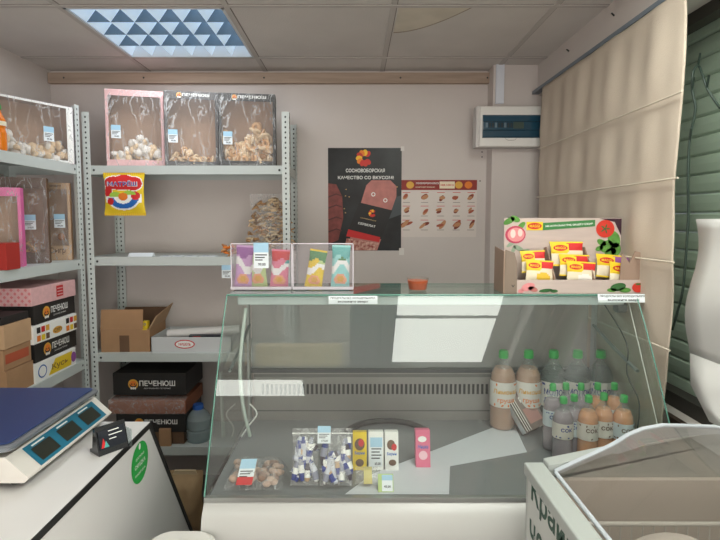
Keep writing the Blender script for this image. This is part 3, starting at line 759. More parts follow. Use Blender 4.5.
m = MB(); m.box(.0, .16, .0, .05, 0, .035, mat('dark_pack', '#2c2f38', .4)); m.rect(Fr((0, 0, 0), (1, 0, 0), (0, 0, 1)), .02, .01, .06, .03, redp); m.rect(Fr((0, 0, 0), (1, 0, 0), (0, 0, 1)), .07, .008, .13, .025, inkblue)
tag(m.build('dark_packet', loc=(p.x + .19, 2.55, Z3 + .045), rotz=.1), 'dark packet with red and blue print inside the white carton', 'packet')

# bottom shelf: cartons, bottle
def carton(label, x, y, z, w, d, h, m_, rotz=0, logo=None, name='carton', **faces):
    m = MB(); m.box(0, w, 0, d, 0, h, m_, **faces)
    if logo: logo(m, w, d, h)
    o = m.build(name, loc=(x, y, z), rotz=rotz, bevel=.0015); tag(o, label, 'box'); return o
FY = lambda z=0: Fr((0, 0, z), (1, 0, 0), (0, 0, 1))
zA = at(150, 395, Y=2.53).z; hA = at(150, 374, Y=2.53).z - zA
pl_, pr_ = at(113, 385, Y=2.53).x, at(186, 385, Y=2.53).x
W3 = pr_ - pl_
zB0 = at(150, 432, Y=2.53).z; hB = at(150, 413, Y=2.53).z - zB0
# pile from shelf up: plain carton, black, brown wrapped tray, black
Zp = Z4
carton('plain kraft carton under the pile on the bottom shelf', pl_ + .03, 2.54, Zp, W3 - .05, .26, zB0 - Zp - .002, kraftd)
carton('lower black biscuit carton in the pile under the brown tray', pl_ + .01, 2.53, zB0, W3 - .02, .28, hB, blackc, logo=lambda m, w, d, h: cookie_logo(m, FY(), .12, h * .5, .03, False, .17))
tz = zB0 + hB + .002; th = zA - tz - .002
o = thing('wrapped_tray', 'brown tray wrapped in cling film between two black cartons', 'tray', (pl_ - .02, 2.515, tz))
m = MB(); m.box(0, W3 + .02, 0, .29, 0, th * .75, mat('tray_brown', '#94583a', .6, var=.2, vs=8)); m.build('tray', o)
m = MB(); nx = 20; vs = []
for i, (yy, zz) in enumerate(((-.004, 0), (-.008, th * .4), (-.004, th * .8), (.05, th * .97), (.15, th), (.27, th * .96))):
    for k in range(nx + 1): vs.append(((W3 + .02) * k / nx, yy + .002 * math.sin(k * 1.7 + i), zz - .002 * abs(math.sin(k * 2.3 + i))))
m.add(vs, [(i * (nx + 1) + k, i * (nx + 1) + k + 1, (i + 1) * (nx + 1) + k + 1, (i + 1) * (nx + 1) + k) for i in range(5) for k in range(nx)], filmb, True); m.build('film_wrap', o)
carton('upper black biscuit carton with logo below the third shelf', pl_, 2.53, zA, W3, .28, hA + .004, blackc, logo=lambda m, w, d, h: cookie_logo(m, FY(), .105, h * .5, .034, True, .185))

# water bottle
glassc = pane('bottle_clear', '#e3eef0', .05, .35, '#c8d8dc', ior=1.3)
p = at(193, 470, Y=2.60)
bt = thing('water_bottle', 'large clear plastic water bottle with blue cap behind the counter', 'bottle', (at(199, 440, Y=2.60).x, 2.60, Z4))
zt_ = at(195, 404, Y=2.60).z - Z4; r = .066
prof = [(.0, 0), (r * .9, 0), (r, .02), (r, zt_ * .3), (r * .93, zt_ * .34), (r, zt_ * .38), (r, zt_ * .62), (r * .75, zt_ * .76), (.03, zt_ * .86), (.022, zt_ * .92), (.022, zt_ * .95)]
MB().lathe(prof, glassc, 24).build('bottle_body', bt)
MB().lathe([(.0, zt_), (.026, zt_), (.028, zt_ - .008), (.028, zt_ - .035), (.023, zt_ - .038)], mat('cap_blue', '#2b62b8', .4), 20).build('cap', bt)
# little boxes and loaf seen between counter and case
carton('small kraft carton beside the clear water bottle', at(163, 470, Y=2.55).x, 2.51, Z4, .06, .015, at(160, 429, Y=2.51).z - Z4, kraft)
carton('tiny pale carton standing on the bottom shelf', at(163, 470, Y=2.55).x + .075, 2.55, Z4, .045, .08, .1, kraftd)
m = MB(); pc = at(190, 490, Y=2.35); m.ring_ell((0, 0, 0), .035, .09, .05, mat('basket_tan', '#b4946a', .8, var=.2), 14, 8)
o = m.build('bread_loaf', loc=(pc.x + .0, 2.36, .05), rotz=.5)
bpy.data.objects.remove(o)
m = MB(); zz = .0
sc = thing('tan_sack', 'tan paper sack standing on floor between counter and display case', 'sack', (at(186, 500, Y=2.3).x, 2.3, 0))
ht = at(183, 470, Y=2.3).z
merge(pillow(.17, ht, .12, lambda u, v: mat('sack_tan', '#b79a74', .85, var=.15, vs=10), 14, 16, seed=4, wob=.02).build('sack_body', sc))
m = MB(); m.prism([(-.06, ht - .02), (.06, ht - .02), (.05, ht + .0), (-.05, ht + .0)], -.005, .005, mat('sack_top', '#cbb794', .8), 'Y'); m.build('sack_fold', sc)

# ------------------------------------------------------------------ left unit goods
# top shelf
Yq = 2.12
def lbox(xl, xr, yt, yb, Y): return px_box(xl, xr, yt, yb, Y)
a = at(75, 162, Y=2.22)
wv = .42; ca, sa_ = math.cos(R(60)), math.sin(R(60)); rc = V((at(75, 160, Y=2.40).x, 2.395, LZ1))
window_box('wide white-edged film carton on the left top shelf', rc.x - wv * ca, rc.y - wv * sa_, LZ1, wv, .262, .10, R(60), white, .01, .012, .03, side=mat('lilac_card', '#d9cfd6', .6), tagpos=(.28, .09), contents=(150, .19, .026, [cookie3, cookie2], 'blob', -.5, 'pale sweets inside the white-edged carton on left top shelf'), seed=12)
# orange drink bottle at far left
ob = thing('juice_bottle', 'orange juice bottle at the left edge of the top left shelf', 'bottle', (at(-1, 150, Y=1.95).x, 1.95, LZ1))
MB().lathe([(0, 0), (.026, 0), (.028, .01), (.028, .07), (.024, .085), (.028, .10), (.026, .12), (.012, .15), (.011, .16)], mat('orange_drink', '#e07a16', .2, coat=.5), 18).build('bottle_body', ob)
MB().lathe([(.0285, .095), (.0285, .112)], mat('label_pale', '#e4dcc4', .5), 18).build('label_band', ob)
MB().lathe([(0, .176), (.013, .176), (.014, .158)], mat('cap_green', '#37a04a', .4), 14).build('cap', ob)

# middle shelf cartons
def lg_pink(m, fr, w, h): m.text(fr, 'ЗЕФИР', w * .5, h - .018, w * .5, .016, magenta)
def lg_kraft(m, fr, w, h): m.text(fr, 'Сыгр', w * .5, .045, w * .55, .035, kraftd); m.text(fr, 'печенье', w * .5, h - .015, w * .4, .01, kraftd)
x, y, w, h = turned(44, 72.5, 184, 261, 2.40, R(22))
window_box('narrow kraft film-window carton nearest the post, left middle shelf', x, y, LZ2, w, h, .05, R(22), kraftl, .03, .07, .012, side=kraft, logo=lg_kraft, tagpos=(w * .42, .155), contents=(16, .12, .02, [cookie4], 'blob', 0, 'dark biscuits inside the narrow kraft carton'), seed=21)
x, y, w, h = turned(-14, 50, 181, 266, 2.22, R(25))
window_box('dark brown film-wrapped carton in the middle of the left shelf', x, y, LZ2, w, h, .07, R(25), mat('brown_card', '#5f4a3d', .6), .045, .05, .014, side=kraftd, logo=None, tagpos=(w - .09, .15), contents=(60, .13, .022, [cookie2, mat('biscuit_green', '#9aa04a', .7), cookie], 'stick', .4, 'mixed pale and green biscuits in the dark brown carton'), seed=22)
x, y, w, h = turned(-40, 24, 191, 270, 2.05, R(25))
window_box('bright pink film-window carton at the left edge of the middle shelf', x, y, LZ2, w, h, .07, R(25), magenta, .035, .035, .012, side=magenta, logo=lg_pink, contents=(60, .12, .02, [cookie2, greenl, cookie], 'ring', .3, 'biscuits with green pieces in the bright pink carton'), seed=23)
carton('small red carton in front of the bright pink carton', at(-12, 274, Y=1.9).x, 1.9, LZ2, at(7, 274, Y=1.9).x - at(-12, 274, Y=1.9).x, .08, at(0, 248, Y=1.9).z - at(0, 275, Y=1.9).z, mat('dull_red_card', '#a82f28', .6))

# lower stack: corner at x=35, long printed side faces +X
Xf = lx1 - .012
yc = at(36, 380, X=Xf).y
print('stack corner y', yc)
FX = lambda y0, X0: Fr((X0, y0, 0), (0, 1, 0), (0, 0, 1))
def print_black(m, w, d, h): cookie_logo(m, Fr((w, 0, 0), (0, 1, 0), (0, 0, 1)), d * .27, h * .52, h * .42, True, d * .42); m.rect(Fr((0, 0, 0), (1, 0, 0), (0, 0, 1)), w * .55, h * .15, w * .95, h * .2, kraftd)
def print_check(m, w, d, h):
    fr = Fr((w, 0, 0), (0, 1, 0), (0, 0, 1)); cs = [orangep, blackc, yellowp, redp, kraftd, goldp]
    for c0 in (.02, d - .085):
        for i in range(3):
            for j in range(2): m.rect(fr, c0 + i * .03, .008 + j * h * .45, c0 + .024 + i * .03, h * .42 + j * h * .45, cs[(i * 2 + j) % 6])
    m.text(fr, 'СУП', d * .52, h * .4, .05, h * .22, kraftd); m.ell(fr, d * .52, h * .4, .035, h * .2, goldp, .001)
    fr = Fr((0, 0, 0), (1, 0, 0), (0, 0, 1))
    for i in range(2): m.rect(fr, w - .05 - i * .04, h * .45, w - .02 - i * .04, h * .85, orangep); m.rect(fr, w - .05 - i * .04, .01, w - .02 - i * .04, h * .4, blackc)
def print_yellow(m, w, d, h):
    fr = Fr((w, 0, 0), (0, 1, 0), (0, 0, 1)); m.poly(fr, [(.09, .008), (d * .86, .008), (d * .9, h - .01), (.14, h - .01)], yellowp)
    m.ell(fr, .05, h * .5, .03, h * .35, inkblue, .001); m.ell(fr, .05, h * .5, .024, h * .28, white, .0014); m.text(fr, 'Кусь', d * .58, h * .45, .12, h * .4, mat('brown_ink', '#8a6a3a', .6)); m.ell(fr, d * .93, h * .5, .02, h * .3, purp)
    m.rect(Fr((0, 0, 0), (1, 0, 0), (0, 0, 1)), w - .06, .01, w - .01, h - .01, yellowp)
def print_pink(m, w, d, h):
    fr = Fr((w, 0, 0), (0, 1, 0), (0, 0, 1)); m.rect(fr, .17, h * .2, .22, h * .85, redp)
    for j in range(3): m.rect(fr, .175, h * (.3 + .18 * j), .215, h * (.36 + .18 * j), pink, .002)
    fr = Fr((0, 0, 0), (1, 0, 0), (0, 0, 1)); n = 22
    for i in range(n):
        for j in range(5):
            if (i + j) % 2 == 0: cu, cv = w * (i + .5) / n, h * (j + .5) / 5; m.poly(fr, [(cu - w / n * .5, cv), (cu, cv - h / 10), (cu + w / n * .5, cv), (cu, cv + h / 10)], pinkd, .0009)
zz = LZ3
w_, d_ = .33, .34
ys = [387, 352.5, 336.5]
def zat(py): return at(36, py, X=Xf).z
hs = [at(36, 366, X=Xf).z - LZ3]; 
zl = [LZ3, zat(364), zat(344), zat(325), zat(305.5), zat(287)]
print('zl', zl)
names = ['yellow and white snack carton at the bottom of the left stack', 'lower black biscuit carton in the left stack', 'white carton with orange checks in the left stack', 'upper black biscuit carton in the left stack', 'pink checked carton on top of the left stack']
ms = [white, blackc, white, blackc, pink]; prs = [print_yellow, print_black, print_check, print_black, print_pink]
for i in range(5):
    h = zl[i + 1] - zl[i] - .002; dd = [.30, .315, .31, .31, .32][i]
    carton(names[i], Xf - w_ + [0, -.006, .004, 0, 0][i], yc + [0, .01, 0, .004, 0][i], zl[i], w_ , dd, h, ms[i], rotz=R([-1, 0, -1.5, .5, -1][i]), logo=prs[i])

# front kraft pile
kx = lx1 - .015; yk = yc - .175; kw = .3
def kz(py): return at(36, py, X=kx).z
zk = [LZ3, kz(371) , kz(352), kz(328)]
def red_band(m, w, d, h):
    fr = Fr((0, 0, 0), (1, 0, 0), (0, 0, 1)); m.rect(fr, .02, h * .3, w * .95, h * .75, mat('faded_red', '#b0553a', .7)); m.rect(Fr((w, 0, 0), (0, 1, 0), (0, 0, 1)), .01, h * .3, d * .9, h * .75, _M['faded_red'])
def scribble(m, w, d, h):
    fr = Fr((0, 0, 0), (1, 0, 0), (0, 0, 1)); m.text(fr, 'Вкусно', w * .62, h * .5, .14, .035, mat('brown_ink2', '#4a3526', .7))
def tapep(m, w, d, h): m.rect(Fr((0, 0, 0), (1, 0, 0), (0, 0, 1)), w * .62, .01, w * .8, h, kraftd)
zk = [LZ3, LZ3 + .105, LZ3 + .19, LZ3 + .285]
carton('kraft carton with brown script lettering at the bottom of the near pile', kx - kw, yk, zk[0], kw, .165, zk[1] - zk[0] - .002, kraft, logo=scribble, rotz=R(1))
carton('kraft carton with faded red band in the near left pile', kx - kw - .005, yk + .0, zk[1], kw, .165, zk[2] - zk[1] - .002, kraft, logo=red_band)
carton('kraft carton with tape patch on the near left pile', kx - kw, yk, zk[2], kw, .165, zk[3] - zk[2] - .002, kraftl, logo=tapep, rotz=R(.6))
carton('narrow black biscuit carton lying on the near kraft pile', kx - kw - .01, yk - .0, zk[3], kw + .005, .16, .03, blackc, logo=lambda m, w, d, h: m.text(Fr((0, 0, 0), (1, 0, 0), (0, 0, 1)), 'ПЕЧЕНЮШ', w * .6, h * .5, .17, .02, white))

# ------------------------------------------------------------------ left counter
CZ = .85
ce = at(150, 421.5, Z=CZ); cX, cYf = ce.x, ce.y
cb2 = at(192, 533, X=cX)
sl = (cb2.y - cYf) / (CZ - cb2.z); cyb = cYf + sl * CZ
print('counter', cX, cYf, cb2, cyb)
ct = thing('counter', 'white laminate counter with black edging and slanted end', 'counter', (cX - .3, 1.2, 0))
lamw = mat('laminate_white', '#e4e2e0', .45, var=.02); lamb = mat('edge_black', '#1f1e1e', .5); cx_l = -1.25; y0c = .35
MB().prism([(y0c, 0), (cyb, 0), (cYf, CZ - .022), (y0c, CZ - .022)], cX - .022, cX - .004, lamw).build('side_panel', ct, world=True)
MB().prism([(y0c, 0), (cyb, 0), (cYf, CZ - .022), (y0c, CZ - .022)], cx_l, cx_l + .018, lamw).build('side_panel', ct, world=True)
MB().box(cx_l, cX, y0c, cYf, CZ - .022, CZ, lamw).build('worktop', ct, world=True, bevel=.001)
m = MB(); m.prism([(y0c, CZ - .020), (cYf + .002, CZ - .020), (cYf + .002, CZ - .002), (y0c, CZ - .002)], cX, cX + .002, lamb)
nrm = V((0, CZ, sl * CZ * 1)).normalized()
m.prism([(cYf, CZ - .022), (cyb, 0), (cyb + .016, 0), (cYf + .014, CZ - .022), (cYf + .014, CZ - .002), (cYf, CZ - .002)], cX - .024, cX + .002, lamb); m.build('edge_band', ct, world=True)
m = MB(); m.add([(cx_l + .02, cYf - .001, CZ - .024), (cX - .025, cYf - .001, CZ - .024), (cX - .025, cyb - .01, 0.001), (cx_l + .02, cyb - .01, 0.001)], [(0, 1, 2, 3)], lamw); m.build('slanted_front', ct, world=True)
# green sticker
m = MB(); fr = Fr((cX - .004, 0, 0), (0, 1, 0), (0, 0, 1)); pc = at(141, 462, X=cX)
a = at(141, 442, X=cX).z - at(141, 483, X=cX).z; bw = at(150, 462, X=cX).y - at(133, 462, X=cX).y
m.ell(fr, pc.y, pc.z, bw / 2 * 1.0, a / 2, mat('sticker_green', '#2fae4e', .5), .001, 32)
m.text(fr, 'СКИДКА', pc.y, pc.z - .005, bw * .62, .016, white, .0016); m.text(fr, 'КАЖДЫЙ ДЕНЬ', pc.y, pc.z - .03, bw * .6, .01, white, .0016); m.text(fr, 'ДОСТУПНО', pc.y, pc.z + .018, bw * .5, .009, white, .0016); m.ell(fr, pc.y, pc.z + .05, .007, .01, white, .0016, 12)
m.build('sticker', ct, world=True, label='round green sticker with white lettering')

# ------------------------------------------------------------------ scale
sx1 = at(118, 409, Z=CZ + .03).x - .0; fy_ = at(118, 409, Z=CZ + .03).y; ny_ = at(38, 480, Z=CZ + .03).y
print('scale', sx1, fy_, ny_)
fy_ = min(fy_, cYf - .01); sX0 = sx1 - .37
sc_ = thing('shop_scale', 'electronic shop scale with blue pan and teal side display on the counter', 'scale', ((sX0 + sx1) / 2, (fy_ + ny_) / 2, CZ))
bodym = mat('scale_body', '#dcd8d0', .4)
m = MB(); zb2, zt2 = CZ + .022, CZ + .085
m.prism([(sX0, zb2), (sx1 - .012, zb2), (sx1, zb2 + .012), (sx1 - .055, zt2), (sX0 + .02, zt2), (sX0, zb2 + .02)], ny_, fy_, bodym, 'Y'); m.build('housing', sc_, world=True, bevel=.004)
m = MB(); m.prism([(sX0 + .02, zb2 - .01), (sx1 - .03, zb2 - .01), (sx1 - .02, zb2), (sX0 + .01, zb2)], ny_ + .02, fy_ - .02, blackc, 'Y'); m.build('underside', sc_, world=True)
for xx in (sX0 + .05, sx1 - .06):
    for yy in (ny_ + .05, fy_ - .05): MB().lathe([(0, 0), (.017, 0), (.017, .008), (.01, .010), (.01, .014)], blackc, 14, (xx, yy, CZ)).build('foot', sc_, world=True)
# display face
o0 = V((sx1, ny_, zb2 + .012)); vd = V((-.055, 0, zt2 - zb2 - .012)); L3 = vd.length; fr = Fr(o0, (0, 1, 0), vd); Ld = fy_ - ny_
m = MB(); m.rect(fr, Ld * .13, .006, Ld * .93, L3 - .006, mat('display_teal', '#1f6f8a', .35), .001)
for k in range(3):
    u = Ld * (.17 + .26 * k); m.rect(fr, u, .014, u + Ld * .19, L3 - .02, mat('lcd_dark', '#262a22', .3), .002); m.rect(fr, u + .01, L3 - .016, u + Ld * .15, L3 - .012, white, .002)
m.build('display_panel', sc_, world=True)
# pan
pm = mat('pan_blue', '#2b4172', .35, var=.06, vs=3); ps = mat('pan_steel', '#9ca3ab', .3, metal=.7)
m = MB(); pX1 = sx1 - .035; m.rbox(sX0 - .0, pX1, ny_ - .012, fy_ + .0, CZ + .100, CZ + .116, ps, r=.02); m.build('pan', sc_, world=True)
m = MB(); m.rbox(sX0 + .012, pX1 - .012, ny_ + .0, fy_ - .012, CZ + .116, CZ + .1195, pm, r=.015); m.build('pan_cover', sc_, world=True, label='blue protective pan cover')
m = MB(); m.box(sX0 + .08, pX1 - .08, ny_ + .08, fy_ - .08, CZ + .085, CZ + .100, blackc); m.build('pan_support', sc_, world=True)

# card reader
cr = at(111, 452, Z=CZ)
crr = thing('card_reader', 'small black card terminal with blue screen beside the scale', 'card reader', (cr.x - .0, cr.y + .0, CZ), rotz=R(52))
print('reader', cr)
dm = mat('reader_black', '#1b1c20', .25, coat=.4)
m = MB(); m.prism([(-.005, 0), (.05, 0), (.05, .008), (.035, .012), (.028, .072), (.018, .075), (-.002, .008)], -.035, .05, dm); m.build('stand_body', crr)
m = MB(); fr = Fr((-.03, .001, .014), (1, 0, 0), (0, .26, 1)); m.rect(fr, 0, 0, .075, .052, mat('reader_screen', '#20242c', .2), .003)
for k, (mm, ww) in enumerate(((white, .03), (white, .038), (white, .02))): m.rect(fr, .028, .044 - k * .011, .028 + ww, .0465 - k * .011, mm, .0036)
m.poly(fr, [(.004, .004), (.02, .004), (.012, .03)], redp, .0036); m.poly(fr, [(.012, .004), (.026, .004), (.018, .022)], tealp, .0038); m.build('screen', crr)
m = MB(); m.box(.052, .056, -.01, .05, 0, .05, pane('clear_acrylic', '#e8eeee', .05, .1)); m.build('clear_side', crr)

# white bin
bp_ = at(172, 534, Y=1.17)
wbn = mat('bin_white', '#d8d6cf', .4); zt3 = at(180, 529, Y=1.3).z
m = MB(); xx0 = at(147, 532, Y=1.25).x; xx1 = at(214, 532, Y=1.25).x
wt = thing('waste_bin', 'white plastic bin with rounded lid in front of the counter', 'bin', ((xx0 + xx1) / 2, 1.18, 0))
m.rbox(xx0 + .012, xx1 - .012, 1.05, 1.285, 0, zt3 - .03, wbn, r=.04, seg=6); m.build('bin_body', wt, world=True)
MB().rbox(xx0, xx1, 1.04, 1.30, zt3 - .03, zt3, wbn, r=.05, seg=8).build('lid', wt, world=True)

# ------------------------------------------------------------------ display case
Yt, Ybm, Ybk = 1.62, 1.335, 1.91
tl = at(227, 295, Y=Yt); tr_ = at(645, 295, Y=Yt); X0, X1, ZT = tl.x, tr_.x, tl.z
bl = at(201, 497, Y=Ybm); ZB = bl.z
print('case', X0, X1, ZT, 'bottom', bl, 'right at', at(690, 425, X=X1))
X1 = min(X1, XS - .045)
case = thing('display_case', 'refrigerated glass display case with white curved base', 'display case', ((X0 + X1) / 2, 1.8, 0))
glass = pane('case_glass', '#f0f3f1', .0, .03, '#c9cdcb', ior=1.55)
glassside = pane('case_glass_side', '#eaf0ed', .0, .04, '#bcc4c1', ior=1.35)
gedge = mat('glass_edge', '#5d8f80', .2, coat=.5)
# front profile
prof = []
for i in range(13):
    t = i / 12; y = Yt + (Ybm - Yt) * t; z = ZT + (ZB - ZT) * t
    bul = .010 * math.sin(math.pi * t ** .75); prof.append((y - bul * .88, z + bul * .47))
m = MB(); vs = [(X0, y, z) for y, z in prof] + [(X1, y, z) for y, z in prof]; n = len(prof)
m.add(vs, [(i, n + i, n + i + 1, i + 1) for i in range(n - 1)], glass, True); m.build('front_glass', case, world=True)
m = MB()
for xx in (X0, X1): m.tube([(xx, y, z) for y, z in prof], .0025, gedge, 6)
m.tube([(X0, *prof[0]), (X1, *prof[0])], .003, gedge, 6); m.build('glass_edging', case, world=True)
# side glass
for xx in (X0 + .004, X1 - .004):
    m = MB(); pts = [(xx, y + .004, z) for y, z in prof] + [(xx, Ybk, ZB), (xx, Ybk, ZT - .01)]
    m.add(pts, [tuple(range(len(pts)))], glassside); m.build('side_glass', case, world=True)
# top glass
m = MB(); m.box(X0, X1, Yt + .004, Ybk, ZT - .004, ZT + .002, pane('top_glass', '#dceae4', .0, .10, '#b4c2bc'), front=gedge, back=gedge, left=gedge, right=gedge); m.build('top_glass', case, world=True)
alu = mat('aluminium', '#b9bdbc', .35, metal=.6); steel = mat('steel_panel', '#a9a6a2', .35, metal=.5, var=.05)
m = MB(); m.rbox(X0 + .03, X1 - .03, Yt + .012, Yt + .05, ZT - .035, ZT - .008, mat('lamp_cover', '#bcc8c6', .3), r=.006); m.build('lamp_housing', case, world=True)
m = MB(); m.tube([(X1 - .05, Yt + .03, ZT - .045), (X1 - .02, Yt + .03, ZT - .045)], .018, mat('grey_knob', '#5d6462', .5), 14); m.build('lamp_end_cap', case, world=True)
# deck
deckm = mat('deck_grey', '#8b8e90', .22, metal=.2, var=.06, vs=2)
m = MB(); m.box(X0 + .01, X1 - .01, Ybm + .01, Ybk, ZB - .03, ZB - .004, deckm); m.build('deck', case, world=True)
zd = ZB - .004
# vent panel
zv0, zv1 = zd, at(400, 373, Y=Ybk - .03).z
m = MB(); yv = Ybk - .03
m.box(X0 + .03, X1 - .03, yv, Ybk - .002, zv0, zv1, steel)
fr = Fr((0, yv, 0), (1, 0, 0), (0, 0, 1)); vz0, vz1 = at(400, 394, Y=yv).z, at(400, 384, Y=yv).z
hole = mat('vent_hole', '#1c1c1d', .8); xv = X0 + .06
while xv < X1 - .08: m.rect(fr, xv, vz0, xv + .009, vz1, hole, .0006); xv += .0172
m.rect(fr, X0 + .03, zv1 - .016, X1 - .03, zv1 - .004, mat('vent_lip', '#6c6b69', .3), .001); m.rect(fr, X0 + .03, zv0 + .035, X1 - .03, zv0 + .04, _M['vent_lip'], .001)
m.build('vent_panel', case, world=True)
# back: sliding doors
frost = pane('frosted_door', '#e2e6e6', .35, .42, '#b9bdbb', ior=1.4)
for k, (xa, xb, yo) in enumerate(((X0 + .02, (X0 + X1) / 2 + .03, Ybk - .012), ((X0 + X1) / 2 - .03, X1 - .02, Ybk - .004))):
    m = MB(); m.add([(xa, yo, zv1 + .012), (xb, yo, zv1 + .012), (xb, yo, ZT - .02), (xa, yo, ZT - .02)], [(0, 1, 2, 3)], frost); dobj = m.build('sliding_door', case, world=True)
m = MB(); m.box(X0 + .01, X1 - .01, Ybk - .03, Ybk + .01, zv1 + .0005, zv1 + .014, mat('dark_rail', '#4c4f50', .4)); m.box(X0 + .01, X1 - .01, Ybk - .02, Ybk + .01, ZT - .022, ZT - .006, alu); m.build('door_track', case, world=True)
# body
m = MB(); wb_ = mat('case_white', '#b6b6b2', .35)
pf = [(Ybm + .012, ZB - .012), (Ybm - .006, ZB - .016), (Ybm - .03, ZB - .045), (Ybm - .045, ZB - .10), (Ybm - .045, ZB - .17), (Ybm - .03, ZB - .25), (Ybm + .02, ZB - .34), (Ybm + .08, ZB - .40)]
vs = [(X0, y, z) for y, z in pf] + [(X1, y, z) for y, z in pf]; n = len(pf)
m.add(vs, [(i + 1, n + i + 1, n + i, i) for i in range(n - 1)], wb_, True)
for xx in (X0, X1): m.add([(xx, y, z) for y, z in pf] + [(xx, Ybm + .08, ZB - .012)], [tuple(range(n + 1))], wb_)
m.build('front_bumper', case, world=True)
m = MB(); m.box(X0, X1, Ybm - .004, Ybm + .012, ZB - .012, ZB - .001, mat('bumper_rail', '#9a9c99', .3, metal=.5)); m.build('bottom_glass_rail', case, world=True)
m = MB(); m.box(X0 + .01, X1 - .01, Ybm + .08, Ybk + .02, .06, ZB - .031, mat('case_body_grey', '#8d8f8e', .5)); m.build('cabinet_body', case, world=True)
for xx in (X0 + .08, X1 - .12):
    for yy in (Ybm + .14, Ybk - .08): MB().box(xx, xx + .04, yy, yy + .04, 0, .06, blackc).build('foot', case, world=True)
# brackets, hose, rods
hp_ = [at(246, 308, Y=1.66), at(242, 340, Y=1.64), at(240, 370, Y=1.63), at(243, 405, Y=1.65), at(250, 436, Y=1.70)]
MB().tube(smooth(hp_), .006, mat('hose_pale', '#c5d3ca', .4), 8).build('drain_hose', case, world=True)
m = MB(); m.box(X0 + .012, X0 + .02, Ybk - .06, Ybk - .03, ZB, ZT - .01, alu); m.build('corner_post', case, world=True)
m = MB(); m.box(X1 - .02, X1 - .012, Ybk - .06, Ybk - .03, ZB, ZT - .01, alu); m.build('corner_post', case, world=True)
for xx in (X0 + .02, X1 - .02):
    MB().tube([(xx, Ybk - .05, ZT - .15), (xx, 1.70, ZT - .20), (xx, 1.56, ZT - .235)], .006, mat('rod_steel', '#7c8482', .35, metal=.5), 8).build('support_rod', case, world=True)
MB().tube([(X1 - .012, 1.64, ZT - .03), (X1 - .012, 1.44, ZB + .12), (X1 - .012, 1.38, ZB + .03)], .002, mat('seal_white', '#c9cbc3', .4), 6).build('seal_strip', case, world=True)
MB().tube(smooth([V((X1 - .02, 1.8, ZT - .05)), V((X1 - .02, 1.63, ZT - .16)), V((X1 - .025, 1.61, ZT - .26)), V((X1 - .02, 1.54, ZT - .34)), V((X1 - .02, 1.57, ZB + .01))]), .0022, blackc, 6).build('cable', case, world=True)
MB().tube(smooth([V((X0 + .03, 1.8, ZB + .09)), V((X0 + .06, 1.78, ZB + .06)), V((X0 + .03, 1.76, ZB + .02)), V((X0 + .02, 1.70, ZB + .01))]), .0028, white, 6).build('cable', case, world=True)
# dark arched tube at the back of the deck
p1 = [at(x, y, Z=zd + .012) for x, y in ((346, 431), (360, 424), (378, 421), (395, 421), (412, 424), (428, 431))]
m = MB(); m.tube(smooth(p1), .011, blackc, 8); m.build('dark_arc', case, world=True)

# ---- stickers/signs on the case edge
def sign(x0, x1, y0, y1, label, lines):
    a, b = at(x0, y0, Y=Yt - .012), at(x1, y1, Y=Yt - .012); w, h = b.x - a.x, a.z - b.z; m = MB()
    m.box(0, w, 0, .001, 0, h, paper); f = Fr((0, 0, 0), (1, 0, 0), (0, 0, 1))
    for k, l in enumerate(lines): m.text(f, l, w / 2, h * (.72 - .48 * k), w * (.92 - .3 * k), h * .28, ink, .0006)
    tag(m.build('edge_sign', loc=(a.x, Yt - .012, b.z), rot=(Matrix.Rotation(R(-12), 3, 'X')).to_euler()), label, 'sign')
sign(328.5, 377.5, 296, 304, 'narrow white paper sign on the case edge below the packet holder', ['ПРОДУКТЫ БЕЗ ХОЛОДИЛЬНИКА', 'выложите вверх'])
sign(598.5, 649.5, 294, 302.5, 'narrow white paper sign at the right end of the case edge', ['ПРОДУКТЫ БЕЗ ХОЛОДИЛЬНИКА', 'выложите вверх'])

ZTT = ZT + .002
# ---- acrylic holders with soup packets
acr = pane('acrylic_clear', '#fbfbfc', .02, .05, '#e9dfe4', ior=1.4); acrl = mat('acrylic_edge', '#d9d2da', .2, coat=.5)
def holder(label, x0, x1, Y, hh):
    a = at(x0, 290, Y=Y).x; b = at(x1, 290, Y=Y).x; w = b - a
    t = thing('packet_holder', label, 'holder', (a, Y, ZTT)); m = MB()
    m.box(0, w, -.012, .06, 0, .003, acr); m.box(0, w, -.003, 0, .003, hh, acr); m.box(0, .003, 0, .06, .003, hh * .98, acr); m.box(w - .003, w, 0, .06, .003, hh * .98, acr); m.box(0, w, .057, .06, .003, hh, acr); m.build('tray', t)
    m = MB()
    m.box(0, w, -.004, .001, hh, hh + .003, acrl); m.box(0, w, -.02, -.003, .003, .012, acrl); m.box(-.002, .001, -.004, .0, .003, hh, acrl); m.box(w - .001, w + .002, -.004, .0, .003, hh, acrl); m.build('rim', t)
    return a, w, t
YH = 1.73
hh = at(270, 244, Y=YH).z - ZTT
a1, w1, h1 = holder('left clear acrylic holder of colourful packets on the case', 232, 292, YH, hh)
a2, w2, h2 = holder('right clear acrylic holder of colourful packets on the case', 293.5, 353, YH, hh)
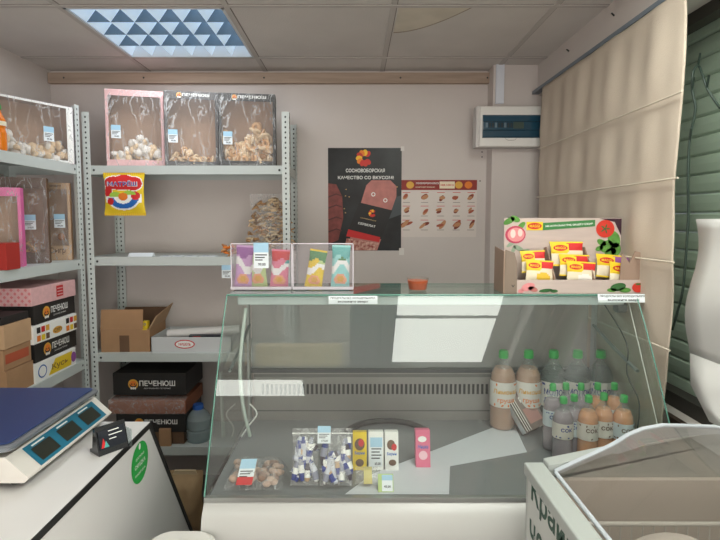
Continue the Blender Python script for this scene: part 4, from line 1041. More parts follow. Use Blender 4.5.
def packet(label, px, Y, w, h, base, c1, c2, seed, lean=0, group=None, d=.018, zoff=.004):
    sal = mat('salmon_print', '#e8a27a', .5)
    def cf(u, v):
        if v > .95 or v < .04: return base
        if math.hypot((u - .5) / .34, (v - .2) / .13) < 1: return goldp if math.hypot((u - .5) / .34, (v - .2) / .13) < .6 else sal
        if .42 + .12 * math.sin(u * 5 + seed) < v < .6 + .12 * math.sin(u * 5 + seed): return white if (v * 40) % 2 > .4 else c2
        if v > .72 + .05 * math.sin(u * 8 + seed): return c1
        return base
    p = at(px, 289, Y=Y); m = pillow(w, h, d, cf, 14, 22, seed=seed)
    o = merge(m.build('soup_packet', loc=(p.x, Y, ZTT + zoff), rot=(Matrix.Rotation(R(lean), 3, 'Y') @ Matrix.Rotation(R(-6), 3, 'X')).to_euler())); tag(o, label, 'packet', group); return o
ph = hh * .94
lil = mat('lilac_print', '#c79ac8', .5); pinkp = mat('pink_print', '#dd7b94', .5); lgr = mat('pale_green_print', '#b9cf8a', .5); lteal = mat('pale_teal', '#8fd0cc', .5)
packet('purple packet in the left acrylic holder', 243, YH + .03, .062, ph, lil, purp, white, 1, 3)
packet('green and yellow packet in the left acrylic holder', 259, YH + .038, .062, ph, lgr, greenl, yellowp, 2, -5)
packet('red and pink packet in the left acrylic holder', 279, YH + .03, .065, ph * .9, pinkp, redp, tealp, 3, 3)
packet('green and yellow packet in the right acrylic holder', 313, YH + .03, .062, ph * .9, yellowp, greenp, lgr, 4, 9)
packet('teal packet in the right acrylic holder', 340, YH + .03, .066, ph, lteal, tealp, greenp, 5, 2)
a = at(254, 268, Y=YH - .004); m = MB(); price_tag(m, Fr((0, 0, 0), (1, 0, 0), (0, 0, 1)), 0, 0, at(269, 268, Y=YH).x - a.x, .088)
tag(m.build('price_tag', loc=(a.x, YH - .005, a.z)), 'blue and white price card taped on the left acrylic holder', 'price tag')

# ---- glass cup
YC_ = 1.70; c0, c1_ = at(406.5, 280, Y=YC_), at(429, 280, Y=YC_); rr = (c1_.x - c0.x) / 2; hc = at(418, 277.5, Y=YC_).z - ZTT
cup = thing('glass_cup', 'small glass cup of red-brown tea on top of the case', 'cup', ((c0.x + c1_.x) / 2, YC_, ZTT))
MB().lathe([(0, 0), (rr * .78, 0), (rr * .8, .004), (rr, hc), (rr * .96, hc), (rr * .77, .006), (0, .006)], pane('cup_glass', '#fbf8f6', .02, .03, ior=1.3), 28).build('glass_body', cup)
MB().lathe([(0, .007), (rr * .765, .007), (rr * .92, hc * .80), (0, hc * .80)], mat('tea_brown', '#b4501e', .3), 28).build('tea', cup)

# ---- spice stand
YM = 1.64; a, b = at(504.5, 218, Y=YM + .11), at(619, 291, Y=YM + .11); W, Hh = b.x - a.x, at(504, 218, Y=YM + .11).z - ZTT
SD = thing('spice_stand', 'printed cardboard counter stand of seasoning sachets on the case', 'display stand', (a.x, YM, ZTT))
gw = mat('stand_wood', '#c4b2aa', .7, var=.1, vs=6, stretch=(1, 1, 8)); stc = mat('stand_card', '#9b8373', .8, var=.1)
dp = .11
m = MB(); m.box(0, W, dp, dp + .004, 0, Hh, gw, back=stc); fr = Fr((0, dp, 0), (1, 0, 0), (0, 0, 1)); sx = W / 114.5; sy = Hh / 73
q = lambda x, y: ((x - 504.5) * sx, (291 - y) * sy)
lf_g = mat('leaf_green', '#5d9442', .6, var=.3, vs=40); lf_d = mat('leaf_dark', '#3c6b3a', .6, var=.3, vs=40); pinkr = mat('radish_pink', '#d98a8c', .5); tom = mat('tomato_red', '#c9382c', .4); egg = mat('aubergine', '#3a2430', .4)
def maggi(m, fr, u, v, w, h, off=.001):
    m.rect(fr, u, v, u + w, v + h, yellowp, off); m.ell(fr, u + w / 2, v + h / 2, w * .43, h * .38, redp, off + .0005); m.text(fr, 'MAGGI', u + w / 2, v + h / 2, w * .62, h * .34, yellowp, off + .001)
# leaves left and right
for (x, y, rx_, ry_, r_) in ((509, 221, 6, 3, .5), (515, 219, 5, 3, -.4), (521, 226, 5, 2.6, .8), (512, 244, 6, 2, .6), (519, 249, 6, 2.4, -.5), (525, 252, 5, 2, .3), (514, 250, 4, 2, 1.2)): m.ell(fr, *q(x, y), rx_ * sx, ry_ * sy, lf_g if y < 230 else mat('herb_grey', '#8fa08a', .6), .001, rot=r_)
m.ell(fr, *q(515.5, 235), 10 * sx, 9 * sy, mat('radish_red', '#b8405a', .5), .0012); m.ell(fr, *q(516, 235), 8.3 * sx, 7.2 * sy, pinkr, .0015); m.ell(fr, *q(513, 234), 2.5 * sx, 4.5 * sy, mat('radish_pale', '#ecc9c0', .5), .0018); m.ell(fr, *q(520, 233), 2.3 * sx, 4 * sy, _M['radish_pale'], .0018)
m.poly(fr, [q(597, 218.5), q(618.8, 218.5), q(618.8, 236), q(612, 222)], egg, .001)
for (x, y, rx_, ry_, r_) in ((612, 240, 6, 9, .3), (605, 247, 7, 6, .6), (614, 250, 5, 7, 0), (600, 243, 5, 3, -.5), (609, 253, 6, 4, .4), (598, 249, 4, 2.5, .4)): m.ell(fr, *q(x, y), rx_ * sx, ry_ * sy, lf_g, .0012, rot=r_)
m.ell(fr, *q(603, 229), 9 * sx, 9 * sy, tom, .0016, 28)
for k in range(5): m.ell(fr, *q(603 + 2.5 * math.cos(k * 1.26), 229 - 2.5 * math.sin(k * 1.26)), 2.6 * sx, .7 * sy, lf_d, .002, 10, rot=k * 1.26)
m.poly(fr, [q(542, 230.5), q(542, 223), q(593, 219.8), q(593, 226.5)], greenp, .0012)
m.text(fr, '100% НАТУРАЛЬНЫХ ТРАВ, ОВОЩЕЙ И СПЕЦИЙ', *q(567.5, 225), 46 * sx, 2.6 * sy, white, .0018, rot=.055)
maggi(m, fr, *q(526, 230.5), 16 * sx, 8.6 * sy, .0014)
m.build('backboard', SD)
# front wall & sides & dividers
fh = at(500, 280, Y=YM).z - ZTT
def FU(x): return at(x, 285, Y=YM).x - a.x
m = MB(); m.box(FU(517), FU(643), 0, .004, 0, fh, gw, back=stc); fr = Fr((0, 0, 0), (1, 0, 0), (0, 0, 1)); ss = FU(1) - FU(0)
q2 = lambda x, y: (FU(x), (291.5 - y) * ss)
for (x, y, rx_, ry_, r_, mm) in ((528, 285, 7, 4, .3, pinkr), (533, 287, 5, 2.5, -.3, mat('onion_pink', '#b9706a', .5)), (521, 289, 3, 2, 0, pinkr), (546, 288.5, 7, 1.8, .1, lf_d), (554, 289, 4, 1.6, 0, lf_d), (618, 285, 8, 4, .2, lf_d), (625, 288, 6, 2.5, 0, lf_g), (612, 288, 5, 2, 0, lf_g)):
    m.ell(fr, *q2(x, y), rx_ * ss, ry_ * ss, mm, .001, rot=r_)
m.ell(fr, *q2(638, 285.5), 6 * ss, 5 * ss, tom, .0014); m.ell(fr, *q2(638, 282), 3 * ss, 1 * ss, lf_d, .0018)
m.build('front_panel', SD)
lx = FU(504.5)
m = MB(); m.prism([(0, 0), (dp, 0), (dp, at(0, 248, Y=YM).z - ZTT), (.05, at(0, 250, Y=YM).z - ZTT), (0, .14)], lx - .004, lx, stc)
m.prism([(lx, 0), (FU(517), 0), (FU(517), .10), (FU(514), .135), (lx + .002, .145)], .0, .004, mat('card_grey', '#857568', .8), 'Y')
m.text(fr, 'V', FU(513), .025, .012, .008, blackc, .001); m.build('side_panel', SD)
m = MB(); m.prism([(FU(620), fh * .3), (FU(642), fh * .3), (FU(643.5), .08), (FU(641), .135), (FU(635), .14), (FU(630), .10), (FU(622), .135)], .006, .010, stc, 'Y'); m.build('side_panel', SD)
for fx in (.34, .66):
    m = MB(); m.prism([(.006, 0), (dp - .001, 0), (dp - .001, .145), (.085, .15), (.006, fh + .005)], W * fx, W * fx + .003, stc); m.build('divider', SD)
# sachets (things)
def sachet(label, u, v, y, w, h, c2, lean=0, seed=0, redtop=True):
    sa = mat('sachet_cream', '#d9cdb4', .45); 
    def cf(a_, b_):
        if b_ > .96 or b_ < .04: return yellowp
        if math.hypot((a_ - .62) / .26, (b_ - .24) / .2) < 1: return c2
        if a_ > .52 and b_ > .62: return redp if redtop else purp
        if a_ < .52 and b_ > .5: return yellowp
        return sa
    m = pillow(w, h, .012, cf, 16, 16, seed=seed, wob=.001); f = Fr((-w / 2, -.0062, 0), (1, 0, 0), (0, 0, 1)); maggi(m, f, w * .04, h * .56, w * .5, h * .33, .0012)
    P0 = V((a.x + u, YM + y, ZTT + v)); o = merge(m.build('seasoning_sachet', loc=P0, rot=(Matrix.Rotation(R(lean), 3, 'Y') @ Matrix.Rotation(R(-14), 3, 'X')).to_euler())); tag(o, label, 'sachet', 'seasoning sachets in the cardboard stand')
def U(x): return (x - 504.5) * sx
sachet('yellow seasoning sachet at the back of the left stand compartment', U(529), .065, .05, .085, .075, orangep, -2, 1)
sachet('yellow seasoning sachet at the front of the left stand compartment', U(531), .035, .02, .095, .075, mat('soup_yellow', '#d9b23a', .5), 4, 2)
sachet('red-topped seasoning sachet standing highest in the middle compartment', U(563), .085, .07, .115, .085, redp, 0, 3)
sachet('red-topped seasoning sachet behind the front one in the middle compartment', U(567), .052, .045, .105, .075, redp, 2, 4)
sachet('red-topped seasoning sachet at the front of the middle compartment', U(570), .03, .02, .10, .075, cookie3, 4, 5)
sachet('purple-topped seasoning sachet at the back of the right compartment', U(605), .045, .06, .115, .08, orangep, 5, 6, False)
sachet('seasoning sachet with orange dish at the front of the right compartment', U(612), .018, .025, .115, .08, mat('carrot', '#e0672a', .5), 8, 7, False)

# ------------------------------------------------------------------ things inside the case
# bottles
pet = pane('pet_clear', '#eef3f2', .05, .12, '#dfe6e4', ior=1.3)
def bottle(label, x, y, z, r, h, liquid, lab_m, capm, words, group, lw=None, fill=.78, labz=(.12, .5)):
    t = thing('drink_bottle', label, 'bottle', (x, y, z), group=group)
    sh_ = [(0, .0), (r * .85, .0), (r, h * .03), (r, h * .30), (r * .95, h * .36), (r, h * .42), (r, h * .62), (r * .93, h * .70), (r * .68, h * .78), (r * .4, h * .84), (r * .29, h * .87), (r * .27, h * .9)]
    MB().lathe(sh_, pet, 20).build('bottle_body', t)
    lq = [(0, .002)] + [(max(0, a_ - .0015), b_) for a_, b_ in sh_[1:] if b_ <= h * fill]; lq.append((0, lq[-1][1])); MB().lathe(lq, liquid, 20).build('drink', t)
    m = MB(); m.lathe([(r + .0006, h * labz[0]), (r + .0006, h * labz[1])], lab_m, 24)
    # wrap printing around the label facing the camera
    for k, (wd, mm, hh_) in enumerate(words):
        vs, fs, asp = text_geo(wd, True); hgt = h * hh_; wid = min(hgt * asp, r * 2.1); zc = h * (labz[0] + (labz[1] - labz[0]) * (.62 - .36 * k))
        P_ = []
        for a_, b_ in vs:
            an = -math.pi / 2 + (a_ - .5) * wid / r; P_.append(((r + .0014) * math.cos(an), (r + .0014) * math.sin(an), zc + (b_ - .5) * hgt))
        m.add(P_, fs, mm)
    rnd = random.Random(hash(label) % 99)
    for k in range(7):
        an = -math.pi / 2 + rnd.uniform(-1.2, 1.2); zc = h * rnd.choice((labz[0] + .03, labz[1] - .03)); c_ = V(((r + .001) * math.cos(an), (r + .001) * math.sin(an), zc)); 
        m.ell(Fr(c_, (-math.sin(an), math.cos(an), 0), (0, 0, 1)), 0, 0, r * .12, r * .07, words[-1][1], .0006, 8, rot=rnd.uniform(0, 3))
    m.build('label_wrap', t)
    MB().lathe([(r * .28, h * .895), (r * .36, h * .90), (r * .38, h * .915), (r * .36, h * .985), (r * .30, h), (0, h)], capm, 16).build('cap', t)
    return t
capg = mat('cap_bright_green', '#36a850', .4); tan = mat('kvass_tan', '#c9967a', .25, coat=.3); clr = pane('water_clear', '#cfd6d6', .03, .05, ior=1.2)
labw = mat('label_white', '#dad8d2', .5); navy = mat('navy_print', '#283a86', .5)
Yb_ = Ybk - .09; rb = .043
pz = at(500, 350, Y=Yb_).z - zd
big = [(503, 'tan', 'first large bottle from the left, tan drink, orange print label'), (528, 'tan', 'second large bottle, tan drink, white label with barcode stripe'), (553, 'clr', 'third large bottle, clear drink with navy lettering'), (577, 'clr', 'fourth large bottle, clear drink with navy lettering'), (600, 'clr', 'rightmost large bottle, clear drink with navy lettering')]
rb_ = (at(515.5, 380, Y=Yb_).x - at(490.5, 380, Y=Yb_).x) / 2
for px, k, lab in big:
    x = at(px, 380, Y=Yb_).x
    if k == 'tan': bottle(lab, x, Yb_, zd, rb_, pz, tan, labw, capg, [('Лимонад', goldp, .07), ('груша', orangep, .06)], 'large drink bottles at the back of the case', labz=(.3, .62))
    else: bottle(lab, x, Yb_, zd, rb_, pz, clr, labw, capg, [('МОЛОКО', navy, .08), ('дачное', navy, .08)], 'large drink bottles at the back of the case', labz=(.3, .62))
orj = mat('juice_orange', '#ef9a5e', .2, coat=.3); plum = mat('juice_plum', '#a08894', .25, coat=.3); labg = mat('label_greyblue', '#c3cdd2', .5); labdk = mat('label_dark', '#d8d2c8', .5)
small = [ (563, 414, 1.56, plum, labdk, 'plum drink small bottle at the far left front of the group'), (573.5, 409, 1.58, plum, labg, 'plum drink small bottle second in the front row'), (588, 408, 1.54, orj, labdk, 'orange drink small bottle third in the front row'), (603, 405.5, 1.56, orj, labdk, 'orange drink small bottle fourth in the front row'), (623, 407, 1.54, orj, labg, 'orange drink small bottle rightmost in the front row'),
         (552, 0, 1.64, plum, labg, 'plum drink small bottle leftmost in the rear small row'), (565, 0, 1.65, plum, labdk, 'plum drink small bottle second in the rear small row'), (580, 0, 1.645, plum, labg, 'plum drink small bottle third in the rear small row'), (596.5, 0, 1.65, orj, labg, 'orange drink small bottle fourth in the rear small row'), (613, 0, 1.65, orj, labdk, 'orange drink small bottle rightmost in the rear small row')]
hs_ = at(600, 393, Y=1.55).z - zd
for px, _, Y, lq, lb, lab in small:
    x = at(px, 420, Y=Y).x; bottle(lab, x, Y, zd, .0315 if Y < 1.6 else .029, hs_ * (1.0 if Y > 1.6 else .985 if px > 580 else .93), lq, lb, capg, [('сок', navy if lq is plum else kraftd, .06)], 'small drink bottles in the case', fill=.82, labz=(.38, .62))

pp = [at(x_, y_, Z=zd + .001) for x_, y_ in ((345, 494), (372, 474), (512, 420), (527, 452), (450, 466), (449, 494))]  # thin pale polygon that paints a bright reflection over the deck
m = MB(); m.prism([(q_.x, q_.y) for q_ in pp][::-1], zd + .0002, zd + .0009, mat('painted_glare', '#d3d6dc', .5), 'Z')
tag(m.build('painted_glare', loc=pp[3], world=True), 'angular pale patch painting a reflection on the grey deck of the case', 'painted reflection')
# tilted shiny box
pb2 = at(538, 437, Z=zd); shp = mat('pack_shiny', '#a0958f', .3, var=.3, vs=10, color2='#5a3f3a'); 
m = MB(); w, h, d = .10, .15, .03
m.box(-w / 2, w / 2, 0, d, 0, h, shp, left=mat('pack_steel', '#c0c4c8', .3, metal=.4)); f = Fr((-w / 2, 0, 0), (1, 0, 0), (0, 0, 1))
for k in range(6): m.rect(f, .002 + k * .0045, .003, .0045 + k * .0045, h - .004, white if k % 2 else blackc, .0006)
m.rect(f, .035, .02, w - .01, h * .5, mat('pack_pink', '#b07f78', .4), .0006); m.text(f, 'Рыба', w * .65, h * .72, .045, .02, white, .0012)
Q = Matrix.Rotation(R(22), 3, 'Z') @ Matrix.Rotation(R(-14), 3, 'Y') @ Matrix.Rotation(R(-38), 3, 'X')
o = m.build('foil_pack', loc=(pb2.x, pb2.y + .01, zd + .03), rot=Q.to_euler(), bevel=.001); tag(o, 'tilted striped foil pack leaning beside the small bottles', 'packet')

# standing sweet boxes, tags and bags lying on sloping risers
def lie(px, py, wpx, hpx, tilt=32):
    """put something of pixel size wpx x hpx with bottom edge centre at px,py on the deck, leaning back"""
    p = at(px, py, Z=zd + .001); w = wpx / F * p.y * 1.02; vis = at(px, py - hpx, Y=p.y + .02).z - zd
    return p, w, vis
def deck_box(label, x0, x1, yt, yb, base, logo, d=.03, lean=-12):
    p = at((x0 + x1) / 2, yb, Z=zd + .001); w = (x1 - x0) / F * (p.y); h = (at(x0, yt, Y=p.y + .02).z - zd) / math.cos(R(lean))
    m = MB(); m.box(-w / 2, w / 2, 0, d, 0, h, base); f = Fr((-w / 2, 0, 0), (1, 0, 0), (0, 0, 1)); logo(m, f, w, h)
    o = m.build('sweet_box', loc=(p.x, p.y + .004, zd + .001 + abs(math.sin(R(lean))) * .0), rot=Matrix.Rotation(R(lean), 3, 'X').to_euler()); tag(o, label, 'box'); return o
def lgy(m, f, w, h):
    m.ell(f, w * .5, h * .68, w * .36, h * .16, kraftd); m.ell(f, w * .6, h * .72, w * .2, h * .1, redp, .002); m.text(f, 'Барни', w / 2, h * .45, w * .7, h * .1, bluep); m.ell(f, w * .5, h * .2, w * .3, h * .1, kraftd)
def lgb(m, f, w, h):
    m.rect(f, w * .1, h * .1, w * .92, h * .85, paper); m.rect(f, w * .1, h * .6, w * .92, h * .85, tagblue, .0018)
    for k in range(4): m.rect(f, w * .18, h * (.54 - .08 * k), w * (.85 - .1 * (k % 2)), h * (.57 - .08 * k), ink, .002)
    m.text(f, '65,00', w * .6, h * .17, w * .4, h * .08, ink)
def lgw(m, f, w, h):
    m.ell(f, w * .45, h * .66, w * .3, h * .13, kraftd); m.ell(f, w * .68, h * .6, w * .2, h * .09, redp, .002); m.text(f, 'Барни', w / 2, h * .42, w * .7, h * .1, bluep); m.ell(f, w * .55, h * .2, w * .28, h * .08, kraftd)
def lgp(m, f, w, h):
    m.ell(f, w * .45, h * .75, w * .3, h * .08, white); m.text(f, 'Мишка', w / 2, h * .55, w * .7, h * .1, bluep); m.ell(f, w * .5, h * .32, w * .3, h * .12, mat('pale_pink', '#f0c3cf', .5))
deck_box('yellow sweet box with brown figures standing on the case deck', 352.5, 367, 433.5, 471, yellowp, lgy)
deck_box('white sweet box with blue price card in the case', 368.5, 384, 433, 471, white, lgb)
deck_box('white sweet box with brown figures in the case', 385, 399, 433, 471, white, lgw)
deck_box('pink sweet box standing alone on the case deck', 416, 431, 431, 468, mat('hot_pink', '#dd6f8e', .5), lgp)
deck_box('pale green card with price tag lying at the case front', 378, 394, 475, 493, lgr, lambda m, f, w, h: (m.rect(f, w * .25, h * .05, w * .95, h * .95, paper), m.rect(f, w * .25, h * .65, w * .95, h * .95, tagblue, .002), m.text(f, '45,00', w * .6, h * .3, w * .45, h * .15, ink)), d=.012, lean=-25)
p = at(368, 488, Z=zd); merge(tag(pillow(.075, .05, .02, lambda u, v: mat('pale_yellow_bag', '#c9bd7c', .4) if .3 < u < .7 else filmb, 12, 10, seed=6).build('small_bag', loc=(p.x, p.y, zd + .012), rot=Matrix.Rotation(R(-50), 3, 'X').to_euler()), 'small clear and yellow bag near the green card', 'snack bag'))

# zip bags of sticks in wrappers
def zip_bag(label, x0, x1, yt, yb, seed, tagat=None):
    p = at((x0 + x1) / 2, yb, Z=zd); w = (x1 - x0) / F * p.y; h = (at(x0, yt, Y=p.y + .05).z - zd) * 1.08
    t = thing('zip_bag', label, 'snack bag', (p.x, p.y + .02, zd + .008), rot=Matrix.Rotation(R(-22), 3, 'X').to_euler())
    rnd = random.Random(seed); m = MB(); cs = [mat('wrap_silver', '#c9ccd6', .35), navy, mat('wrap_tan', '#c0a07c', .5), white, mat('wrap_dark', '#3a3340', .4), mat('wrap_grey', '#8d90a0', .4), navy, _M['wrap_silver']]
    for k in range(17):
        cx_ = (rnd.random() - .5) * w * .75; cz_ = rnd.uniform(.2, .68) * h; an = rnd.uniform(-.5, .5) + (1.57 if k % 5 == 0 else 0); L_ = h * rnd.uniform(.2, .32) * (.5 if k % 5 == 0 else 1)
        dx, dz = math.sin(an), math.cos(an); yy = -.004 - .008 * rnd.random(); pts_ = [V((cx_ + dx * L_ * s, yy, min(max(cz_ + dz * L_ * s, .012), h * .85))) for s in (-1, -.5, 0, .5, 1)]
        pts_ = [V((min(max(q_.x, -w * .44), w * .44), q_.y, q_.z)) for q_ in pts_]
        for j in range(4): m.tube([pts_[j], pts_[j + 1]], [.005, .009, .010, .009, .005][j:j + 2], cs[(k + j * (1 + k % 2)) % 8], 8)
    m.build('wrapped_sticks', t)
    b_ = pillow(w, h, .045, lambda u, v: filmb, 12, 14, seed=seed, wob=.006); merge(b_.build('bag_film', t))
    m = MB(); m.box(-w / 2, w / 2, -.0015, .0015, h * .9, h * .92, white); m.build('zip_strip', t)
    if tagat: m = MB(); price_tag(m, Fr((0, -.024, 0), (1, 0, 0), (0, 0, 1)), *tagat, .038, .048); m.build('price_tag', t)
zip_bag('left clear zip bag of wrapped sticks in the case', 289, 318, 435, 492, 31)
zip_bag('right clear zip bag of wrapped sticks with price tag', 319, 353, 435, 492, 32, (-.055, .115))
# bag of brown mushrooms / nuts at left
p = at(252, 492, Z=zd); t = thing('clear_food_bag', 'clear bag of pinkish brown dried pieces at the left of the case', 'snack bag', (p.x, p.y + .01, zd + .003))
m = MB(); rnd = random.Random(3); nm = [mat('dried_brown', '#9c7a68', .8, var=.3, vs=60), mat('dried_pale', '#c9ab98', .8, var=.2, vs=50)]
for k in range(60): m.ring_ell((rnd.uniform(-.065, .07), rnd.uniform(.0, .10), rnd.uniform(.012, .035)), .013, .011, .009, rnd.choice(nm), 8, 5, Matrix.Rotation(rnd.random() * 3, 4, 'X'))
m.build('dried_pieces', t, kind='stuff')
f = MB(); vs = []
for i in range(9):
    for k in range(13):
        u, v = k / 12, i / 8; e_ = min(u, 1 - u, v, 1 - v); vs.append(((u - .5) * .17, -.01 + v * .13, .002 + min(.046, e_ * .35) + .004 * noise.noise(V((u * 8, v * 8, 1)))))
f.add(vs, [(i * 13 + k, i * 13 + k + 1, (i + 1) * 13 + k + 1, (i + 1) * 13 + k) for i in range(8) for k in range(12)], filmb, True); f.build('bag_film', t)
m = MB(); f = Fr((-.045, -.012, .018), (1, .05, 0), (.12, .55, .8)); price_tag(m, f, 0, 0, .045, .07, True); m.build('price_tag', t)

# beige carton behind the frosted door (stands on the rear rail ledge)
m = MB(); a_, b_ = at(254, 364, Y=Ybk - .05).x, at(342, 364, Y=Ybk - .05).x
m.box(X0 + .03, X1 - .03, Ybk + .012, Ybk + .09, zv1 - .004, zv1 + .004, alu); m.build('rear_ledge', case, world=True)
carton('beige carton standing behind the frosted sliding door', at(256, 364, Y=Ybk + .03).x, Ybk + .016, zv1 + .005, (b_ - a_) * 1.02, .06, .085, mat('beige_box', '#ffe2b0', .6))
carton('dull blue box standing behind the frosted sliding door', at(350, 364, Y=Ybk + .03).x, Ybk + .016, zv1 + .005, .20, .06, .24, mat('blue_grey_box', '#39435a', .6))

# ------------------------------------------------------------------ chest freezer
FR = at(527, 463, Z=.905); fX, fY = FR.x, FR.y
print('freezer', FR)
fr_t = thing('chest_freezer', 'white chest freezer with curved glass lid beside the case', 'freezer', (fX + .3, .9, 0), rotz=0)
fw = .55; fl0, fl1 = .28, fY; ZF = .905
frw = mat('freezer_white', '#c9cbc6', .35); frs = mat('freezer_side', '#b0b4b0', .4); rimm = mat('freezer_rim', '#a9aeaa', .4)
liner = mat('freezer_liner', '#e0d8ce', .5)
def rise(x): t = (x - fX) / fw; return ZF + .115 * t           # top follows the rising side profile
m = MB()
# outer walls
m.box(fX, fX + .03, fl0, fl1, .08, ZF - .03, frs); m.box(fX + fw - .03, fX + fw, fl0, fl1, .08, rise(fX + fw) - .03, frs)
for y0, y1 in ((fl1 - .03, fl1), (fl0, fl0 + .03)): m.prism([(fX + .03, .08), (fX + fw - .03, .08), (fX + fw - .03, rise(fX + fw - .03) - .03), (fX + .03, rise(fX + .03) - .03)], y0, y1, frs, 'Y')
m.box(fX + .03, fX + fw - .03, fl0 + .03, fl1 - .03, .08, .2, liner)
f = Fr((fX, fl1, 0), (0, -1, 0), (0, 0, 1)); dg = mat('freezer_green_ink', '#20493a', .5)
def ftext(s, px, py, w, h): p = at(px, py, X=fX); m.text(f, s, fl1 - p.y, p.z, w, h, dg, .001)
m.rect(f, .012, .10, fl1 - fl0 - .01, ZF - .035, mat('freezer_decal', '#c6c9c4', .45), .0005)
zk1 = at(541, 500, X=fX).z
m.text(f, 'Край', .012 + .12, zk1 - .008, .19, .078, dg, .0012); m.text(f, 'полон', .012 + .33, zk1, .21, .072, dg, .0012); m.text(f, 'через', .012 + .13, zk1 - .12, .22, .08, dg, .0012)
m.build('cabinet_body', fr_t, world=True)
# liner walls
m = MB(); m.box(fX + .0305, fX + .045, fl0 + .031, fl1 - .031, .2, ZF - .03, liner); m.box(fX + fw - .045, fX + fw - .0305, fl0 + .031, fl1 - .031, .2, ZF, liner); m.box(fX + .046, fX + fw - .046, fl1 - .045, fl1 - .0305, .2, ZF - .02, liner); m.build('inner_liner', fr_t, world=True)
m = MB(); m.box(fX + .02, fX + fw, fl0 + .02, fl1 - .02, .0, .08, blackc); m.build('plinth', fr_t, world=True)
# rim
m = MB(); rw = .042
m.box(fX - .006, fX + rw, fl0, fl1 + .006, ZF - .03, ZF, rimm)
m.prism([(fX + rw, ZF - .03), (fX + fw, rise(fX + fw) - .03), (fX + fw, rise(fX + fw)), (fX + rw, rise(fX + rw))], fl1 - .03, fl1 + .006, rimm, 'Y')
m.prism([(fX + rw, ZF - .03), (fX + fw, rise(fX + fw) - .03), (fX + fw, rise(fX + fw)), (fX + rw, rise(fX + rw))], fl0, fl0 + .035, rimm, 'Y')
m.box(fX + fw - .04, fX + fw, fl0 + .035, fl1 - .03, rise(fX + fw) - .035, rise(fX + fw) - .002, rimm); m.build('rim', fr_t, world=True, bevel=.004)
# curved lid
lp = []
for px, py in ((556, 473), (575, 464), (595, 455), (612, 447), (619, 443), (630, 436), (645, 430), (665, 426.5), (690, 427), (716, 428), (735, 431)):
    p = at(px, py, Y=fl1 - .045); lp.append((p.x, p.z))
gl = pane('freezer_glass', '#dcd8d4', .02, .12, '#a8a19a', ior=1.5)
m = MB(); n = len(lp); ya, yb = fl0 + .04, fl1 - .045
vs = [(x, ya, z) for x, z in lp] + [(x, yb, z) for x, z in lp]; m.add(vs, [(i, i + 1, n + i + 1, n + i) for i in range(n - 1)], gl, True); m.build('lid_glass', fr_t, world=True)
whp = mat('lid_white', '#bcc2c8', .35)
def band(yc, w, th):
    m = MB(); up = [(x, z + .003) for x, z in lp]; ths = [.5, .7, .9, 1.3, 2.2, 2.9, 3.0, 2.6, 1.8, 1.2, 1.0]
    dn = [(x, z - th * k) for (x, z), k in zip(lp, ths)]; m.prism(up + dn[::-1], yc, yc + w, whp, 'Y') if False else None
    for i in range(n - 1):
        (xa, za), (xb, zb) = up[i], up[i + 1]; (xc, zc), (xd, zd_) = dn[i], dn[i + 1]
        m.add([(xa, yc, za), (xb, yc, zb), (xd, yc, zd_), (xc, yc, zc), (xa, yc + w, za), (xb, yc + w, zb), (xd, yc + w, zd_), (xc, yc + w, zc)], [(3, 2, 1, 0), (4, 5, 6, 7), (0, 1, 5, 4), (2, 3, 7, 6)], whp)
    return m
band(fl1 - .045, .012, .012).build('lid_end_frame', fr_t, world=True)
band(fl0 + .03, .012, .012).build('lid_end_frame', fr_t, world=True)
m = MB(); m.tube([(lp[0][0], ya, lp[0][1]), (lp[0][0], yb, lp[0][1])], .005, whp, 8); m.build('lid_front_edge', fr_t, world=True)
m = MB(); m.tube([(lp[6][0], ya, lp[6][1] - .01), (lp[9][0], yb, lp[9][1] - .02)], .008, mat('lid_seam', '#75706b', .4), 8)
bk = thing('wire_basket', 'white wire basket hanging inside the chest freezer', 'basket', (fX + .28, .95, .5))
bz = at(594, 522, X=fX + .10).z; bw0, bw1, by0, by1 = fX + .075, fX + fw - .06, fl0 + .06, fl1 - .16
bz = .85
wm_ = mat('wire_white', '#d9dad5', .4); m = MB()
def loop(z, r): m.tube([(bw0, by1, z), (bw1, by1, z)], r, wm_, 8); m.tube([(bw0, by0, z), (bw1, by0, z)], r, wm_, 8); m.tube([(bw0, by0, z), (bw0, by1, z)], r, wm_, 8); m.tube([(bw1, by0, z), (bw1, by1, z)], r, wm_, 8)
loop(bz, .005); m.build('rim_wire', bk, world=True)
m = MB(); loop(bz - .25, .003); m.build('bottom_wire', bk, world=True)
m = MB(); k = bw0
while k < bw1: m.tube([(k, by1, bz), (k, by1, bz - .25), (k, by0, bz - .25), (k, by0, bz)], .0016, wm_, 5); k += .024
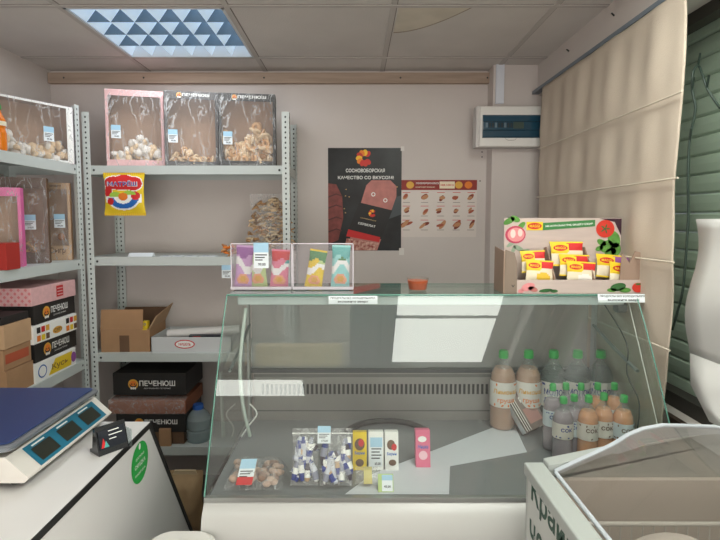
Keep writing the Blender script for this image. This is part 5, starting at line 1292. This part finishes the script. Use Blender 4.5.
k = by0
while k < by1: m.tube([(bw0, k, bz), (bw0, k, bz - .25), (bw1, k, bz - .25), (bw1, k, bz)], .0016, wm_, 5); k += .024
m.build('mesh_wires', bk, world=True)
# frozen goods
fz = mat('frost_white', '#dedad3', .6, var=.08, vs=12)
for i, (cx_, cy_, w, d, h, lab) in enumerate(((fX + .20, by1 - .10, .28, .17, .285, 'white frozen bag nearest the case inside the freezer basket'), (fX + .40, by1 - .11, .17, .18, .29, 'white frozen bag on the right inside the freezer basket'), (fX + .27, by1 - .34, .28, .2, .26, 'large white frozen bag nearest the camera in the basket'))):
    m = MB(); m.ring_ell((0, 0, h * .5), w / 2, d / 2, h * .5, fz, 20, 12); o = m.build('frozen_bag', loc=(cx_, cy_, bz - .247), rotz=.2 * i); tag(o, lab, 'frozen food')
    dpm = o.modifiers.new('d', 'SUBSURF'); dpm.levels = dpm.render_levels = 1

# ------------------------------------------------------------------ light
def area(name, loc, rot, sx, sy, e, col=(1, 1, 1), glossy=False):
    l = bpy.data.lights.new(name, 'AREA'); l.shape = 'RECTANGLE'; l.size = sx; l.size_y = sy; l.energy = e; l.color = col
    o = bpy.data.objects.new(name, l); COL.objects.link(o); o.location = loc; o.rotation_euler = rot; o.visible_glossy = glossy; return o
area('rear_fill', (-.3, YF + .05, 1.35), (R(102), 0, 0), 2.2, 1.9, 66, (1, .98, .95))  # unseen fill light added behind the camera, tilted up to lift the ceiling
area('side_fill', (.95, -.9, 1.3), (0, R(90), 0), 1.3, 1.6, 16, (1, .98, .95))  # unseen fill added at right rear to brighten counter side and left goods
w = bpy.data.worlds.new('world'); scene.world = w; w.use_nodes = True
w.node_tree.nodes['Background'].inputs[0].default_value = (.8, .85, .9, 1); w.node_tree.nodes['Background'].inputs[1].default_value = .3
scene.view_settings.view_transform = 'Standard'; scene.view_settings.exposure = .24
scene.cycles.max_bounces = 8; scene.cycles.transparent_max_bounces = 24; scene.cycles.caustics_reflective = False; scene.cycles.caustics_refractive = False
